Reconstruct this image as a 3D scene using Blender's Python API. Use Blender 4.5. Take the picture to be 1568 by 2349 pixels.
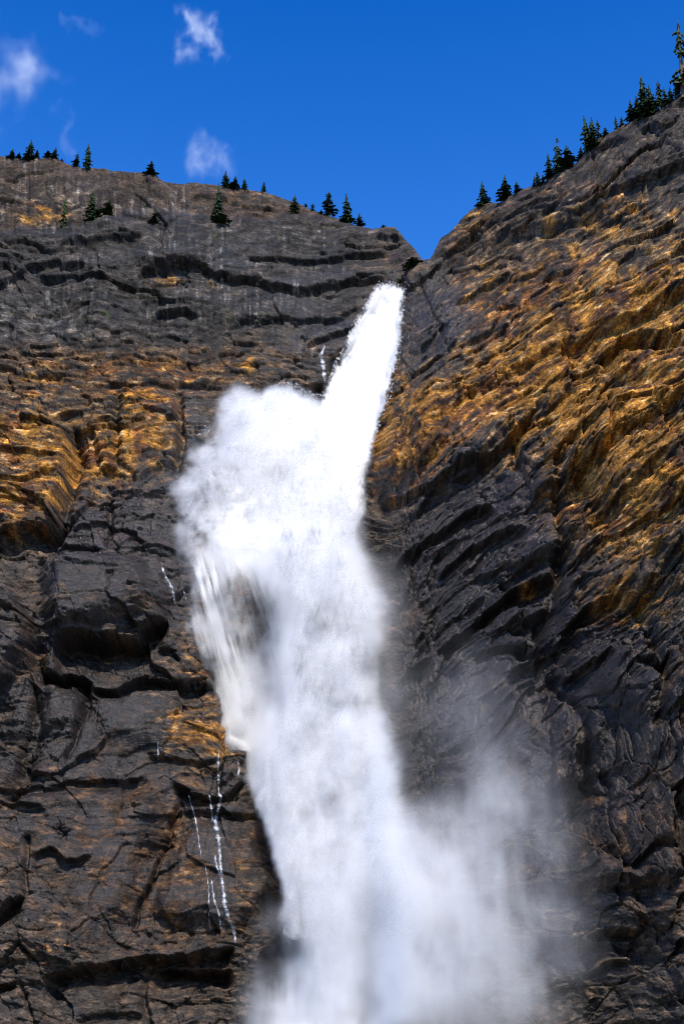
import bpy, math, random
import numpy as np

# ---------------------------------------------------------------- camera, sky, sun, exposure
scene = bpy.context.scene
for o in list(bpy.data.objects):
    bpy.data.objects.remove(o)

VFOV, PITCH, CAMZ = math.radians(38.0), math.radians(27.0), 1.7
T = math.tan(VFOV / 2)
cam_data = bpy.data.cameras.new('camera')
cam_data.sensor_fit = 'VERTICAL'
cam_data.sensor_height = 36.0
cam_data.lens = 18.0 / T
cam_data.clip_start = 0.5
cam_data.clip_end = 60000
cam = bpy.data.objects.new('camera', cam_data)
cam.location = (0, 0, CAMZ)
cam.rotation_euler = (math.pi / 2 + PITCH, 0, 0)
scene.collection.objects.link(cam)
scene.camera = cam

SUN = np.array([0.16, -0.76, 0.88]); SUN /= np.linalg.norm(SUN)      # direction towards the sun
SUN_EL = math.asin(SUN[2]); SUN_AZ = math.atan2(SUN[0], SUN[1])       # azimuth clockwise from +Y
sun_data = bpy.data.lights.new('sun', 'SUN')
sun_data.energy = 5.0
sun_data.angle = math.radians(0.53)
sun_data.color = (1.0, 0.95, 0.87)
sun = bpy.data.objects.new('sun', sun_data)
from mathutils import Vector, Matrix
sun.rotation_euler = Vector(SUN).to_track_quat('Z', 'Y').to_euler()
sun.location = (100, -100, 500)
scene.collection.objects.link(sun)

world = bpy.data.worlds.new('World'); scene.world = world
world.use_nodes = True
wt = world.node_tree; wt.nodes.clear()
def N(tree, kind, **kw):
    n = tree.nodes.new(kind)
    for k, v in kw.items():
        if k == 'inputs':
            for i, val in v.items(): n.inputs[i].default_value = val
        else: setattr(n, k, v)
    return n
w_out = N(wt, 'ShaderNodeOutputWorld')
w_bg = N(wt, 'ShaderNodeBackground', inputs={'Strength': 0.15})
w_sky = N(wt, 'ShaderNodeTexSky', sky_type='NISHITA', sun_disc=False, sun_elevation=SUN_EL, sun_rotation=SUN_AZ,
          altitude=1500, air_density=1.0, dust_density=2.2, ozone_density=4.0)
w_hsv = N(wt, 'ShaderNodeHueSaturation', inputs={'Hue': 0.515, 'Saturation': 1.42, 'Value': 1.5})
wt.links.new(w_sky.outputs[0], w_hsv.inputs['Color'])
w_tc = N(wt, 'ShaderNodeTexCoord'); w_sep = N(wt, 'ShaderNodeSeparateXYZ')
w_ramp = N(wt, 'ShaderNodeValToRGB'); w_ramp.color_ramp.interpolation = 'EASE'                # paler towards the horizon all round
w_ramp.color_ramp.elements[0].position = 0.30; w_ramp.color_ramp.elements[0].color = (0.5, 1.2, 2.4, 1)
w_ramp.color_ramp.elements[1].position = 0.80; w_ramp.color_ramp.elements[1].color = (0, 0, 0, 1)
w_add = N(wt, 'ShaderNodeVectorMath', operation='ADD')
wt.links.new(w_tc.outputs['Generated'], w_sep.inputs[0]); wt.links.new(w_sep.outputs['Z'], w_ramp.inputs[0])
wt.links.new(w_hsv.outputs[0], w_add.inputs[0]); wt.links.new(w_ramp.outputs[0], w_add.inputs[1])
wt.links.new(w_add.outputs[0], w_bg.inputs['Color'])
wt.links.new(w_bg.outputs[0], w_out.inputs['Surface'])

scene.render.engine = 'CYCLES'
scene.cycles.max_bounces = 10
scene.cycles.diffuse_bounces = 3
scene.cycles.glossy_bounces = 2
scene.cycles.transparent_max_bounces = 16
scene.cycles.volume_bounces = 7
scene.cycles.volume_step_rate = 1.0
scene.cycles.volume_max_steps = 512
scene.cycles.use_denoising = True
scene.cycles.denoiser = 'OPENIMAGEDENOISE'
scene.cycles.denoising_input_passes = 'RGB_ALBEDO_NORMAL'
scene.cycles.denoising_prefilter = 'NONE'
scene.cycles.use_adaptive_sampling = True
scene.cycles.adaptive_threshold = 0.02
scene.cycles.filter_width = 1.1
scene.cycles.sample_clamp_indirect = 3.0
scene.view_settings.view_transform = 'Standard'
scene.view_settings.look = 'None'
scene.view_settings.exposure = 0.25
scene.view_settings.gamma = 1.0
scene.view_settings.use_curve_mapping = False

# ---------------------------------------------------------------- the photograph's chart: (vx, vy) are photo coordinates on a 1568 x 2349 raster
CP, SP = math.cos(PITCH), math.sin(PITCH)
def at(vx, vy, y):
    """world point seen at photo coordinate (vx, vy), y metres in front of the camera"""
    a = (np.asarray(vx, np.float64) - 784.0) / 1174.5 * T
    b = (1174.5 - np.asarray(vy, np.float64)) / 1174.5 * T
    t = y / (CP - b * SP)
    return a * t, y + 0 * a, CAMZ + (SP + b * CP) * t
def chart(x, y, z):
    zz = z - CAMZ
    d = y * CP + zz * SP
    return 784 + 1174.5 / T * x / d, 1174.5 - 1174.5 / T * (-y * SP + zz * CP) / d

# ---------------------------------------------------------------- numpy noise
F = np.float32
def _h(ix, iy, seed):
    n = (ix.astype(np.uint32) * np.uint32(374761393) + iy.astype(np.uint32) * np.uint32(668265263) + np.uint32((seed * 974634777 + 12345) & 0xffffffff))
    n = (n ^ (n >> np.uint32(13))) * np.uint32(1274126177)
    n = (n ^ (n >> np.uint32(16))) * np.uint32(2246822519)
    return n ^ (n >> np.uint32(15))
_ang = np.linspace(0, 2 * np.pi, 256, endpoint=False)
_GX, _GY = np.cos(_ang).astype(F), np.sin(_ang).astype(F)
def perlin(x, y, seed=0):
    x = np.asarray(x, F); y = np.asarray(y, F)
    xi = np.floor(x); yi = np.floor(y)
    fx = x - xi; fy = y - yi
    xi = xi.astype(np.int32); yi = yi.astype(np.int32)
    u = fx * fx * fx * (fx * (fx * 6 - 15) + 10); v = fy * fy * fy * (fy * (fy * 6 - 15) + 10)
    def g(dx, dy):
        k = _h(xi + dx, yi + dy, seed) & np.uint32(255)
        return _GX[k] * (fx - dx) + _GY[k] * (fy - dy)
    a = g(0, 0); a += u * (g(1, 0) - a)
    b = g(0, 1); b += u * (g(1, 1) - b)
    return (a + v * (b - a)) * F(1.5)
def fbm(x, y, seed=0, oct=4, gain=0.5, lac=2.03):
    r = 0; amp = 1.0; f = 1.0
    for k in range(oct):
        r = r + amp * perlin(x * F(f), y * F(f), seed + 17 * k)
        amp *= gain; f *= lac
    return r
def ridged(x, y, seed=0, oct=4):
    r = 0; amp = 1.0; f = 1.0
    for k in range(oct):
        r = r + amp * (1 - np.abs(perlin(x * F(f), y * F(f), seed + 31 * k)) * 2)
        amp *= 0.5; f *= 2.1
    return r
def worley(x, y, seed=0):
    """nearest cell: offset dx, dy to its centre, four random numbers of the cell, and the gap f2 - f1 to the next cell"""
    x = np.asarray(x, F); y = np.asarray(y, F)
    xi = np.floor(x).astype(np.int32); yi = np.floor(y).astype(np.int32)
    fx = x - xi; fy = y - yi
    f1 = np.full(x.shape, 9, F); f2 = np.full(x.shape, 9, F)
    bx = np.zeros_like(f1); by = np.zeros_like(f1); bh = np.zeros(x.shape, np.uint32)
    for j in (-1, 0, 1):
        for i in (-1, 0, 1):
            h = _h(xi + i, yi + j, seed)
            px = i + (h & np.uint32(1023)).astype(F) / F(1023) - fx
            py = j + ((h >> np.uint32(10)) & np.uint32(1023)).astype(F) / F(1023) - fy
            d = px * px + py * py
            c = d < f1
            f2 = np.where(c, f1, np.minimum(f2, d))
            bx = np.where(c, px, bx); by = np.where(c, py, by); bh = np.where(c, h, bh)
            f1 = np.where(c, d, f1)
    h2 = (bh ^ np.uint32(0x9e3779b9)) * np.uint32(2654435761)
    h2 ^= h2 >> np.uint32(15)
    r = [((h2 >> np.uint32(s)) & np.uint32(255)).astype(F) / F(255) for s in (0, 8, 16, 24)]
    return -bx, -by, r, np.sqrt(f2) - np.sqrt(f1)
def sstep(a, b, x):
    t = np.clip((x - a) / (b - a), 0, 1)
    return t * t * (3 - 2 * t)
def lerp(a, b, t): return a + (b - a) * t

# ---------------------------------------------------------------- the lie of the cliff: depth of the smooth face over the chart
ctrl = []
for vx, prof in {
    -420: ((2950, 296), (2349, 318), (1800, 331), (1300, 342), (900, 362), (560, 388), (330, 412)),
    0:    ((2950, 305), (2349, 325), (1800, 338), (1300, 350), (900, 372), (560, 398), (340, 424)),
    400:  ((2950, 315), (2349, 336), (1800, 348), (1300, 362), (900, 386), (560, 412), (420, 430)),
    800:  ((2950, 325), (2349, 350), (1800, 360), (1300, 378), (900, 402), (600, 436), (490, 450)),
    1000: ((2950, 320), (2349, 340), (1800, 344), (1300, 356), (1000, 370), (700, 404), (560, 428)),
    1300: ((2950, 305), (2349, 322), (1800, 320), (1300, 326), (900, 346), (500, 378), (360, 390)),
    1568: ((2950, 285), (2349, 300), (1800, 294), (1300, 298), (900, 312), (500, 336), (190, 358)),
    1990: ((2950, 258), (2349, 268), (1800, 258), (1300, 258), (900, 268), (500, 285), (40, 310)),
}.items():
    for vy, y in prof: ctrl.append((vx / 500.0, vy / 500.0, y))
ctrl = np.array(ctrl)
def _tps(r2): return np.where(r2 > 0, 0.5 * r2 * np.log(np.maximum(r2, 1e-12)), 0)
_n = len(ctrl)
_d2 = ((ctrl[:, None, :2] - ctrl[None, :, :2]) ** 2).sum(-1)
_A = np.zeros((_n + 3, _n + 3)); _A[:_n, :_n] = _tps(_d2) + np.eye(_n) * 0.02
_A[:_n, _n] = 1; _A[:_n, _n + 1:] = ctrl[:, :2]; _A[_n, :_n] = 1; _A[_n + 1:, :_n] = ctrl[:, :2].T
_w = np.linalg.solve(_A, np.concatenate([ctrl[:, 2], np.zeros(3)]))
def y_smooth(vx, vy):
    px = (vx / 500.0).astype(F); py = (vy / 500.0).astype(F)
    r = F(_w[_n]) + F(_w[_n + 1]) * px + F(_w[_n + 2]) * py
    for k in range(_n):
        r = r + F(_w[k]) * _tps((px - F(ctrl[k, 0])) ** 2 + (py - F(ctrl[k, 1])) ** 2).astype(F)
    return r

SKY = np.array([(-420, 385), (-250, 372), (-100, 366), (0, 358), (8, 357), (50, 366), (100, 362), (115, 357), (160, 376), (200, 388), (215, 385), (270, 391), (310, 394),
    (340, 398), (356, 401), (378, 418), (410, 423), (440, 419), (480, 422), (510, 426), (560, 434), (605, 438), (630, 448), (650, 456), (690, 469),
    (720, 485), (760, 496), (790, 506), (815, 516), (850, 525), (870, 523), (905, 521), (913, 534), (925, 546), (940, 561), (955, 578), (966, 596),
    (985, 594), (994, 582), (1000, 566), (1010, 545), (1035, 527), (1050, 510), (1075, 481), (1100, 467), (1150, 462), (1165, 450), (1195, 433), (1215, 426),
    (1245, 418), (1265, 401), (1290, 388), (1320, 371), (1345, 343), (1362, 333), (1370, 315), (1400, 301), (1430, 284), (1455, 267), (1490, 259),
    (1520, 241), (1550, 216), (1568, 204), (1650, 155), (1800, 70), (1990, -20)], float)
# the two lips of the trough in which the water falls (x over y)
RIM_R = np.array([(-200, 985), (590, 985), (640, 944), (700, 928), (790, 920), (850, 902), (910, 890), (960, 868), (1040, 850), (1100, 832), (1200, 842), (1320, 890),
    (1400, 900), (1480, 893), (1560, 905), (1640, 895), (1740, 905), (1850, 915), (1950, 935), (2100, 965), (3000, 990)], float)
RIM_L = np.array([(-200, 950), (590, 950), (640, 892), (690, 850), (760, 800), (820, 752), (880, 715), (915, 610), (950, 490), (1050, 425), (1150, 402), (1260, 402),
    (1300, 436), (1500, 470), (1565, 482), (1600, 497), (1690, 506), (1716, 512), (1725, 556), (1790, 566), (1880, 602), (1960, 622), (2020, 641), (2060, 648), (2110, 632),
    (2200, 590), (2349, 560), (3000, 560)], float)
TROUGH = np.array([(590, 2), (640, 10), (700, 16), (850, 18), (900, 14), (1000, 9), (1200, 9), (1260, 4), (1290, 3), (1400, 7), (1550, 13), (1700, 16), (1900, 18), (2100, 20), (2349, 22), (3000, 20)], float)
EDGE_L = np.array([(590, 60), (880, 60), (950, 110), (1260, 90), (1300, 40), (1480, 30), (1560, 14), (2060, 12), (2150, 40), (3000, 60)], float)
EDGE_R = np.array([(590, 40), (900, 18), (1100, 14), (1250, 60), (1500, 90), (1800, 70), (2000, 120), (3000, 160)], float)
def pl(tab, v): return np.interp(v, tab[:, 0], tab[:, 1]).astype(F)
def trough_add(vx, vy, jig=0):
    """how far the trough sets the face back"""
    dl = vx + jig - pl(RIM_L, vy); dr = pl(RIM_R, vy) - vx - jig
    r = pl(TROUGH, vy) * sstep(0, 1, dl / pl(EDGE_L, vy)) * sstep(0, 1, dr / pl(EDGE_R, vy))
    round_r = 9 * np.exp(-np.maximum(-dr, 0) / 55.0) * sstep(620, 760, vy) * sstep(2000, 1500, vy)
    round_l = 5 * np.exp(-np.maximum(-dl, 0) / 40.0) * sstep(1480, 1600, vy) * sstep(2200, 1950, vy)
    return r + np.where(dr < 0, round_r, np.where(dl < 0, round_l, np.where(vx < (pl(RIM_L, vy) + pl(RIM_R, vy)) / 2, round_l, round_r)))

# ---------------------------------------------------------------- materials helpers
def material(name):
    m = bpy.data.materials.new(name); m.use_nodes = True
    m.node_tree.nodes.clear()
    return m, m.node_tree
def link(t, a, b): t.links.new(a, b)

def rock_material():
    m, t = material('rock')
    out = N(t, 'ShaderNodeOutputMaterial'); b = N(t, 'ShaderNodeBsdfPrincipled')
    col = N(t, 'ShaderNodeAttribute', attribute_name='rock_color'); wet = N(t, 'ShaderNodeAttribute', attribute_name='wet')
    geo = N(t, 'ShaderNodeTexCoord')
    n1 = N(t, 'ShaderNodeTexNoise', inputs={'Scale': 0.9, 'Detail': 9.0, 'Roughness': 0.68})
    n2 = N(t, 'ShaderNodeTexNoise', inputs={'Scale': 2.6, 'Detail': 6.0, 'Roughness': 0.7})
    link(t, geo.outputs['Object'], n1.inputs['Vector']); link(t, geo.outputs['Object'], n2.inputs['Vector'])
    r = N(t, 'ShaderNodeMapRange', inputs={'From Min': 0.3, 'From Max': 0.7, 'To Min': 0.5, 'To Max': 1.55})
    link(t, n1.outputs[0], r.inputs['Value'])
    mul = N(t, 'ShaderNodeVectorMath', operation='MULTIPLY')
    link(t, col.outputs['Color'], mul.inputs[0]); link(t, r.outputs[0], mul.inputs[1])
    rr = N(t, 'ShaderNodeMapRange', inputs={'From Min': 0.0, 'From Max': 1.0, 'To Min': 0.9, 'To Max': 0.42})
    link(t, wet.outputs['Fac'], rr.inputs['Value'])
    rn = N(t, 'ShaderNodeMath', operation='ADD'); rm = N(t, 'ShaderNodeMath', operation='MULTIPLY_ADD', inputs={1: 0.4, 2: -0.2})
    link(t, n2.outputs[0], rm.inputs[0]); link(t, rm.outputs[0], rn.inputs[0]); link(t, rr.outputs[0], rn.inputs[1])
    link(t, rn.outputs[0], b.inputs['Roughness'])
    sp = N(t, 'ShaderNodeMapRange', inputs={'To Min': 0.15, 'To Max': 0.45})
    link(t, wet.outputs['Fac'], sp.inputs['Value']); link(t, sp.outputs[0], b.inputs['Specular IOR Level'])
    mp = N(t, 'ShaderNodeMapping'); mp.inputs['Scale'].default_value = (1.0, 1.0, 2.2); mp.inputs['Rotation'].default_value = (0.15, 0.25, 0.1)
    link(t, geo.outputs['Object'], mp.inputs['Vector'])
    v1 = N(t, 'ShaderNodeTexVoronoi', inputs={'Scale': 0.75}); v2 = N(t, 'ShaderNodeTexVoronoi', inputs={'Scale': 1.9})
    link(t, mp.outputs[0], v1.inputs['Vector']); link(t, mp.outputs[0], v2.inputs['Vector'])
    h1_ = N(t, 'ShaderNodeMath', operation='MULTIPLY_ADD', inputs={1: 1.0}); h2_ = N(t, 'ShaderNodeMath', operation='MULTIPLY_ADD', inputs={1: 0.45})
    sp1 = N(t, 'ShaderNodeSeparateColor'); sp2 = N(t, 'ShaderNodeSeparateColor')
    link(t, v1.outputs['Color'], sp1.inputs[0]); link(t, v2.outputs['Color'], sp2.inputs[0])
    link(t, sp1.outputs[0], h1_.inputs[0]); link(t, n2.outputs[0], h1_.inputs[2]); link(t, sp2.outputs[0], h2_.inputs[0]); link(t, h1_.outputs[0], h2_.inputs[2])
    # each chip of stone has its own tone
    c1_ = N(t, 'ShaderNodeMapRange', inputs={'To Min': 0.55, 'To Max': 1.5}); c2_ = N(t, 'ShaderNodeMapRange', inputs={'To Min': 0.6, 'To Max': 1.42})
    link(t, sp1.outputs[1], c1_.inputs['Value']); link(t, sp2.outputs[1], c2_.inputs['Value'])
    cm = N(t, 'ShaderNodeMath', operation='MULTIPLY'); link(t, c1_.outputs[0], cm.inputs[0]); link(t, c2_.outputs[0], cm.inputs[1])
    mul2 = N(t, 'ShaderNodeVectorMath', operation='MULTIPLY'); link(t, mul.outputs[0], mul2.inputs[0]); link(t, cm.outputs[0], mul2.inputs[1])
    link(t, mul2.outputs[0], b.inputs['Base Color'])
    bp = N(t, 'ShaderNodeBump', inputs={'Strength': 0.8, 'Distance': 0.35})
    link(t, h2_.outputs[0], bp.inputs['Height']); link(t, bp.outputs[0], b.inputs['Normal'])
    link(t, b.outputs[0], out.inputs['Surface'])
    return m
ROCK = rock_material()

# ---------------------------------------------------------------- the cliff: one sheet of rock over the chart, set out in metres
STEP = globals().get('STEP', 1.95)
cols = np.concatenate([np.arange(-330, -40, STEP * 4), np.arange(-40, 1608, STEP), np.arange(1608, 1900, STEP * 4)])
rows_in = int(1990 / STEP)
vv = np.concatenate([np.linspace(0, 1, rows_in), 1 + np.array([0.004, 0.01, 0.02, 0.035, 0.055, 0.08, 0.11, 0.145, 0.18, 0.215, 0.25])])
NC, NR = len(cols), len(vv)
sky_row = np.interp(cols, SKY[:, 0], SKY[:, 1])
sky_row = sky_row + 2.2 * fbm(cols / 19.0, cols * 0 + 3.3, 5, 4) + 1.5 * np.abs(fbm(cols / 6.0, cols * 0 + 9.3, 6, 2))
vy = (sky_row[None, :] + (2375 - sky_row[None, :]) * vv[:, None]).astype(F)
vx = np.repeat(cols[None, :], NR, 0).astype(F)

wx = vx + 6 * fbm(vx / 70, vy / 70, 41, 3); wy = vy + 5 * fbm(vx / 70, vy / 70, 42, 3)      # ragged outlines
y = y_smooth(vx, vy)
jig = 10 * fbm(vx / 70, vy / 45, 43, 4)
y += trough_add(vx, vy, jig)
right = sstep(860, 1010, vx - 0.08 * (vy - 1000))
# the rim wall stands back behind a bench on the left
BENCH = np.array([(-400, 545), (0, 532), (130, 528), (235, 502), (300, 480), (400, 482), (490, 503), (600, 500), (720, 496), (790, 512), (850, 530), (905, 533), (990, 600), (2000, 600)], float)
bl = pl(BENCH, vx) + 0.5 * jig
y += 13 * sstep(4, -8, vy - bl) * sstep(930, 820, vx)
# beds, joints and broken faces
def ell(cx, cy, rx, ry): return np.exp(-(((vx - cx) / rx) ** 2 + ((vy - cy) / ry) ** 2) ** 1.5)
slab = np.clip(ell(230, 1960, 260, 230) + 0.85 * ell(1150, 1690, 160, 170) + 0.9 * ell(330, 1660, 170, 95) + 0.8 * ell(230, 1365, 160, 80) + 0.9 * ell(520, 1990, 130, 130) + 0.6 * ell(140, 1620, 80, 90)
               + 0.5 * ell(1120, 1180, 130, 90) + 0.5 * ell(1400, 600, 200, 70) + 0.6 * ell(500, 560, 330, 45) + 0.5 * ell(700, 700, 200, 80) + 0.6 * ell(1380, 1600, 140, 90) + 0.7 * ell(200, 2300, 200, 50), 0, 1)
slab = slab * sstep(-0.55, 0.1, fbm(vx / 130, vy / 110, 66, 3) + 0.25)
kr = lerp(0.74, 0.12, sstep(1500, 2150, vy)) * lerp(0.84, 1.0, sstep(500, 900, vy))
s = vy + kr * np.maximum(vx - 915, 0) - 0.03 * np.minimum(vx - 915, 0) + 0.03 * np.maximum(500 - vx, 0) * sstep(1000, 700, vy)
s = s + 30 * fbm(vx / 330, vy / 260, 7, 3) + 2.6 * fbm(vx / 60, vy / 30, 8, 3)
tt = vx - 0.35 * right * vy + 8 * fbm(vx / 90, vy / 90, 9, 3)
def beds(h, seed, bite):
    """beds of rock, each broken by joints into blocks that stand proud or lie back; the underside of a block slopes in to the next bed"""
    w = s / h + 0.3 * fbm(tt / (h * 8), s / (h * 5), seed, 2) + 0.85 * perlin(tt / (h * 22), s / (h * 2.8), seed + 9)
    k = np.floor(w); f = w - k
    tw = tt / (h * 3.6) + 0.8 * perlin(tt / (h * 14), s / (h * 9), seed + 4)
    def block(kk):
        ki = kk.astype(np.int32)
        sh = _h(ki, ki * 0 + 7, seed)
        u = tw * (0.7 + 0.8 * (sh & np.uint32(255)).astype(F) / F(255)) + (sh >> np.uint32(8) & np.uint32(1023)).astype(F) / F(100)
        j = np.floor(u); g = u - j
        hh = _h(j.astype(np.int32), ki, seed + 2)
        r = [((hh >> np.uint32(q)) & np.uint32(255)).astype(F) / F(255) for q in (0, 8, 16)]
        return (r[0] - 0.5) * 1.1 + (r[1] - 0.5) * 0.9 * (g - 0.5), r[2]
    p, rr = block(k); p2, _r = block(k + 1)
    return lerp(p + bite * (f - 0.5), p2 - bite * 0.5, sstep(0.80, 1.0, f))
def facets(wd, ht, seed, tilt):
    dx, dy, r, gap = worley(tt / wd + 0.12 * perlin(tt / wd * 2, s / ht * 2, seed + 1), s / ht, seed)
    return (r[0] - 0.5) + tilt * ((r[1] - 0.5) * dx + (r[2] - 0.42) * dy), gap, r[3]
rough = 1 - 0.85 * slab
fine_left = sstep(900, 780, vx) * sstep(760, 800, vy) * sstep(1000, 900, vy)      # thin-bedded band
patch = sstep(-0.25, 0.35, fbm(vx / 210, vy / 150, 61, 3))
banded = np.clip(sstep(900, 780, vx) * sstep(1330, 1050, vy) * (0.45 + 0.55 * patch) + fine_left + right * (0.6 + 0.4 * patch) * sstep(2100, 1500, vy) + 0.2 * patch, 0, 1)
blocky = np.clip(1 - 0.82 * banded + 0.6 * ell(1440, 1030, 200, 170) + 0.4 * ell(1400, 1750, 220, 350), 0, 1)
f1, g1, r1 = facets(230, 70, 200, 1.5)
f2, g2, r2 = facets(105, 28, 210, 1.7)
f3, g3, r3 = facets(46, 12, 220, 1.7)
f4, g4, r4 = facets(18, 6.0, 230, 1.6)
b1, h1, q1 = facets(130, 105, 240, 1.7)
b2, h2, q2 = facets(52, 40, 250, 1.9)
b3, h3, q3 = facets(23, 17, 260, 1.9)
calm2 = lerp(0.3, 1.0, sstep(-0.3, 0.35, fbm(vx / 100, vy / 100, 68, 3)))
calm = sstep(-0.4, 0.3, fbm(vx / 150, vy / 110, 67, 3))            # stretches of plain rock between the broken ones
det = 2.6 * beds(70, 100, 0.7) * (1 - 0.5 * fine_left) * lerp(0.3, 1.0, banded) * lerp(0.35, 1, calm)
det += 1.35 * beds(23, 110, 0.8) * rough * lerp(0.15, 1.0, banded) * lerp(0.3, 1, calm)
det += 0.5 * beds(9.5, 120, 0.9) * rough * lerp(0.15, 1.0, banded) * calm2
det += right * 5.0 * beds(150, 130, 0.8)
amp = lerp(0.75, 1.0, right) * rough * lerp(1, calm2, right)
det += (2.4 * f1 - 1.1 * np.exp(-g1 / 0.022)) * lerp(0.75, 1.1, right) * (1 - 0.4 * slab) * lerp(0.5, 1, banded)
det += (1.25 * f2 - 0.65 * np.exp(-g2 / 0.035)) * amp * lerp(0.4, 1, banded)
det += (0.6 * f3 - 0.2 * np.exp(-g3 / 0.06)) * amp * lerp(0.5, 1, banded)
det += 0.30 * f4 * lerp(0.35, 1.0, rough)
det += (3.3 * b1 - 1.4 * np.exp(-h1 / 0.016)) * (1 - 0.45 * slab) * blocky
det += (1.7 * b2 - 0.75 * np.exp(-h2 / 0.028)) * amp * blocky
det += (0.75 * b3 - 0.2 * np.exp(-h3 / 0.05)) * amp * blocky
jag = (10 * (q2 - 0.5) + 7 * (r2 - 0.5)) * lerp(0.6, 1.0, rough)
r2 = np.where(banded > 0.5, r2, q2); r3 = np.where(banded > 0.5, r3, q3)
det += 1.4 * fbm(vx / 170, vy / 170, 12, 2) + 0.12 * fbm(vx / 28, vy / 40, 13, 3)
det += slab * 0.55 * ridged(vx / 60 + 0.004 * vy, vy / 260, 14, 3) + slab * 0.16 * ridged(vx / 17, vy / 90, 15, 2)
det += 0.10 * fbm(vx / 5.0, vy / 5.0, 16, 2)
# rock masses that stand out: polygons in the chart, metres out, softness
def poly_sd(px, py, pts):
    d = np.full(px.shape, 1e9, F); ins = np.zeros(px.shape, bool)
    n = len(pts)
    for i in range(n):
        ax, ay = pts[i]; bx, by = pts[(i + 1) % n]
        ex, ey = bx - ax, by - ay
        u = np.clip(((px - ax) * ex + (py - ay) * ey) / (ex * ex + ey * ey), 0, 1)
        d = np.minimum(d, (px - ax - u * ex) ** 2 + (py - ay - u * ey) ** 2)
        if ay != by:
            c = ((ay > py) != (by > py)) & (px < ex * (py - ay) / (by - ay) + ax)
            ins ^= c
    d = np.sqrt(d)
    return np.where(ins, d, -d)
MASSES = [  # points, out, soft
    ([(-60, 955), (60, 945), (110, 958), (165, 985), (170, 1060), (165, 1130), (140, 1230), (60, 1255), (-60, 1250)], 6.0, 26),
    ([(205, 905), (300, 900), (345, 925), (408, 925), (412, 990), (400, 1060), (320, 1110), (230, 1080), (200, 980)], 3.0, 16),
    ([(95, 1275), (190, 1262), (300, 1275), (345, 1300), (375, 1400), (380, 1432), (345, 1440), (200, 1466), (110, 1470), (85, 1400)], 7.0, 50),
    ([(-80, 1330), (30, 1325), (85, 1440), (80, 1500), (20, 1590), (-80, 1600)], 7.0, 30),
    ([(70, 1560), (190, 1555), (185, 1660), (90, 1690)], 3.0, 22),
    ([(205, 1590), (330, 1560), (480, 1575), (505, 1640), (500, 1745), (330, 1725), (215, 1700)], 3.0, 40),
    ([(70, 1790), (410, 1800), (375, 1930), (310, 2110), (200, 2225), (-80, 2250), (-80, 1800)], 4.0, 60),
    ([(505, 1725), (558, 1728), (562, 1745), (520, 1800), (500, 1790)], 2.0, 12),
    ([(420, 1845), (560, 1800), (600, 1880), (650, 2040), (560, 2140), (400, 2140), (340, 2100), (400, 1940)], 4.0, 40),
    ([(545, 1290), (600, 1290), (650, 1350), (640, 1420), (560, 1420), (440, 1400), (440, 1310)], 4.0, 40),
    ([(880, 900), (1000, 850), (1050, 900), (1030, 1040), (960, 1120), (860, 1150), (840, 1090), (860, 960)], 9.0, 60),
    ([(1330, 930), (1400, 900), (1700, 880), (1700, 1180), (1380, 1180), (1320, 1080)], 6.0, 50),
    ([(1320, 955), (1390, 950), (1400, 1035), (1335, 1080), (1312, 1060)], 3.0, 18),
    ([(1420, 770), (1560, 770), (1700, 800), (1700, 870), (1400, 880), (1390, 850)], 4.0, 30),
    ([(1270, 1320), (1420, 1250), (1700, 1150), (1700, 1340), (1480, 1365), (1400, 1365), (1330, 1400), (1280, 1450)], 4.0, 40),
    ([(1260, 1480), (1400, 1440), (1530, 1480), (1560, 1620), (1450, 1680), (1300, 1560)], 5.0, 60),
    ([(930, 1610), (1100, 1560), (1240, 1560), (1260, 1700), (1100, 1850), (930, 1880), (905, 1720)], 5.0, 60),
    ([(1340, 1960), (1460, 1990), (1490, 2130), (1400, 2135), (1330, 2110)], 4.0, 40),
    ([(1010, 540), (1050, 512), (1080, 482), (1150, 462), (1160, 500), (1090, 560), (1000, 600)], 3.0, 25),
    ([(330, 400), (360, 402), (420, 450), (400, 480), (345, 450)], 3.0, 14),
    ([(870, 523), (905, 521), (918, 545), (890, 556), (866, 545)], 2.5, 8),
]
out = np.zeros_like(y)
for pts, amp, soft in MASSES:
    xs = [p[0] for p in pts]; ys = [p[1] for p in pts]
    m = (vx > min(xs) - 40) & (vx < max(xs) + 40) & (vy > min(ys) - 40) & (vy < max(ys) + 40)
    out[m] += amp * sstep(-3, soft, poly_sd(wx[m] + 0.8 * jag[m], wy[m] + 0.5 * jag[m], pts))
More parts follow.
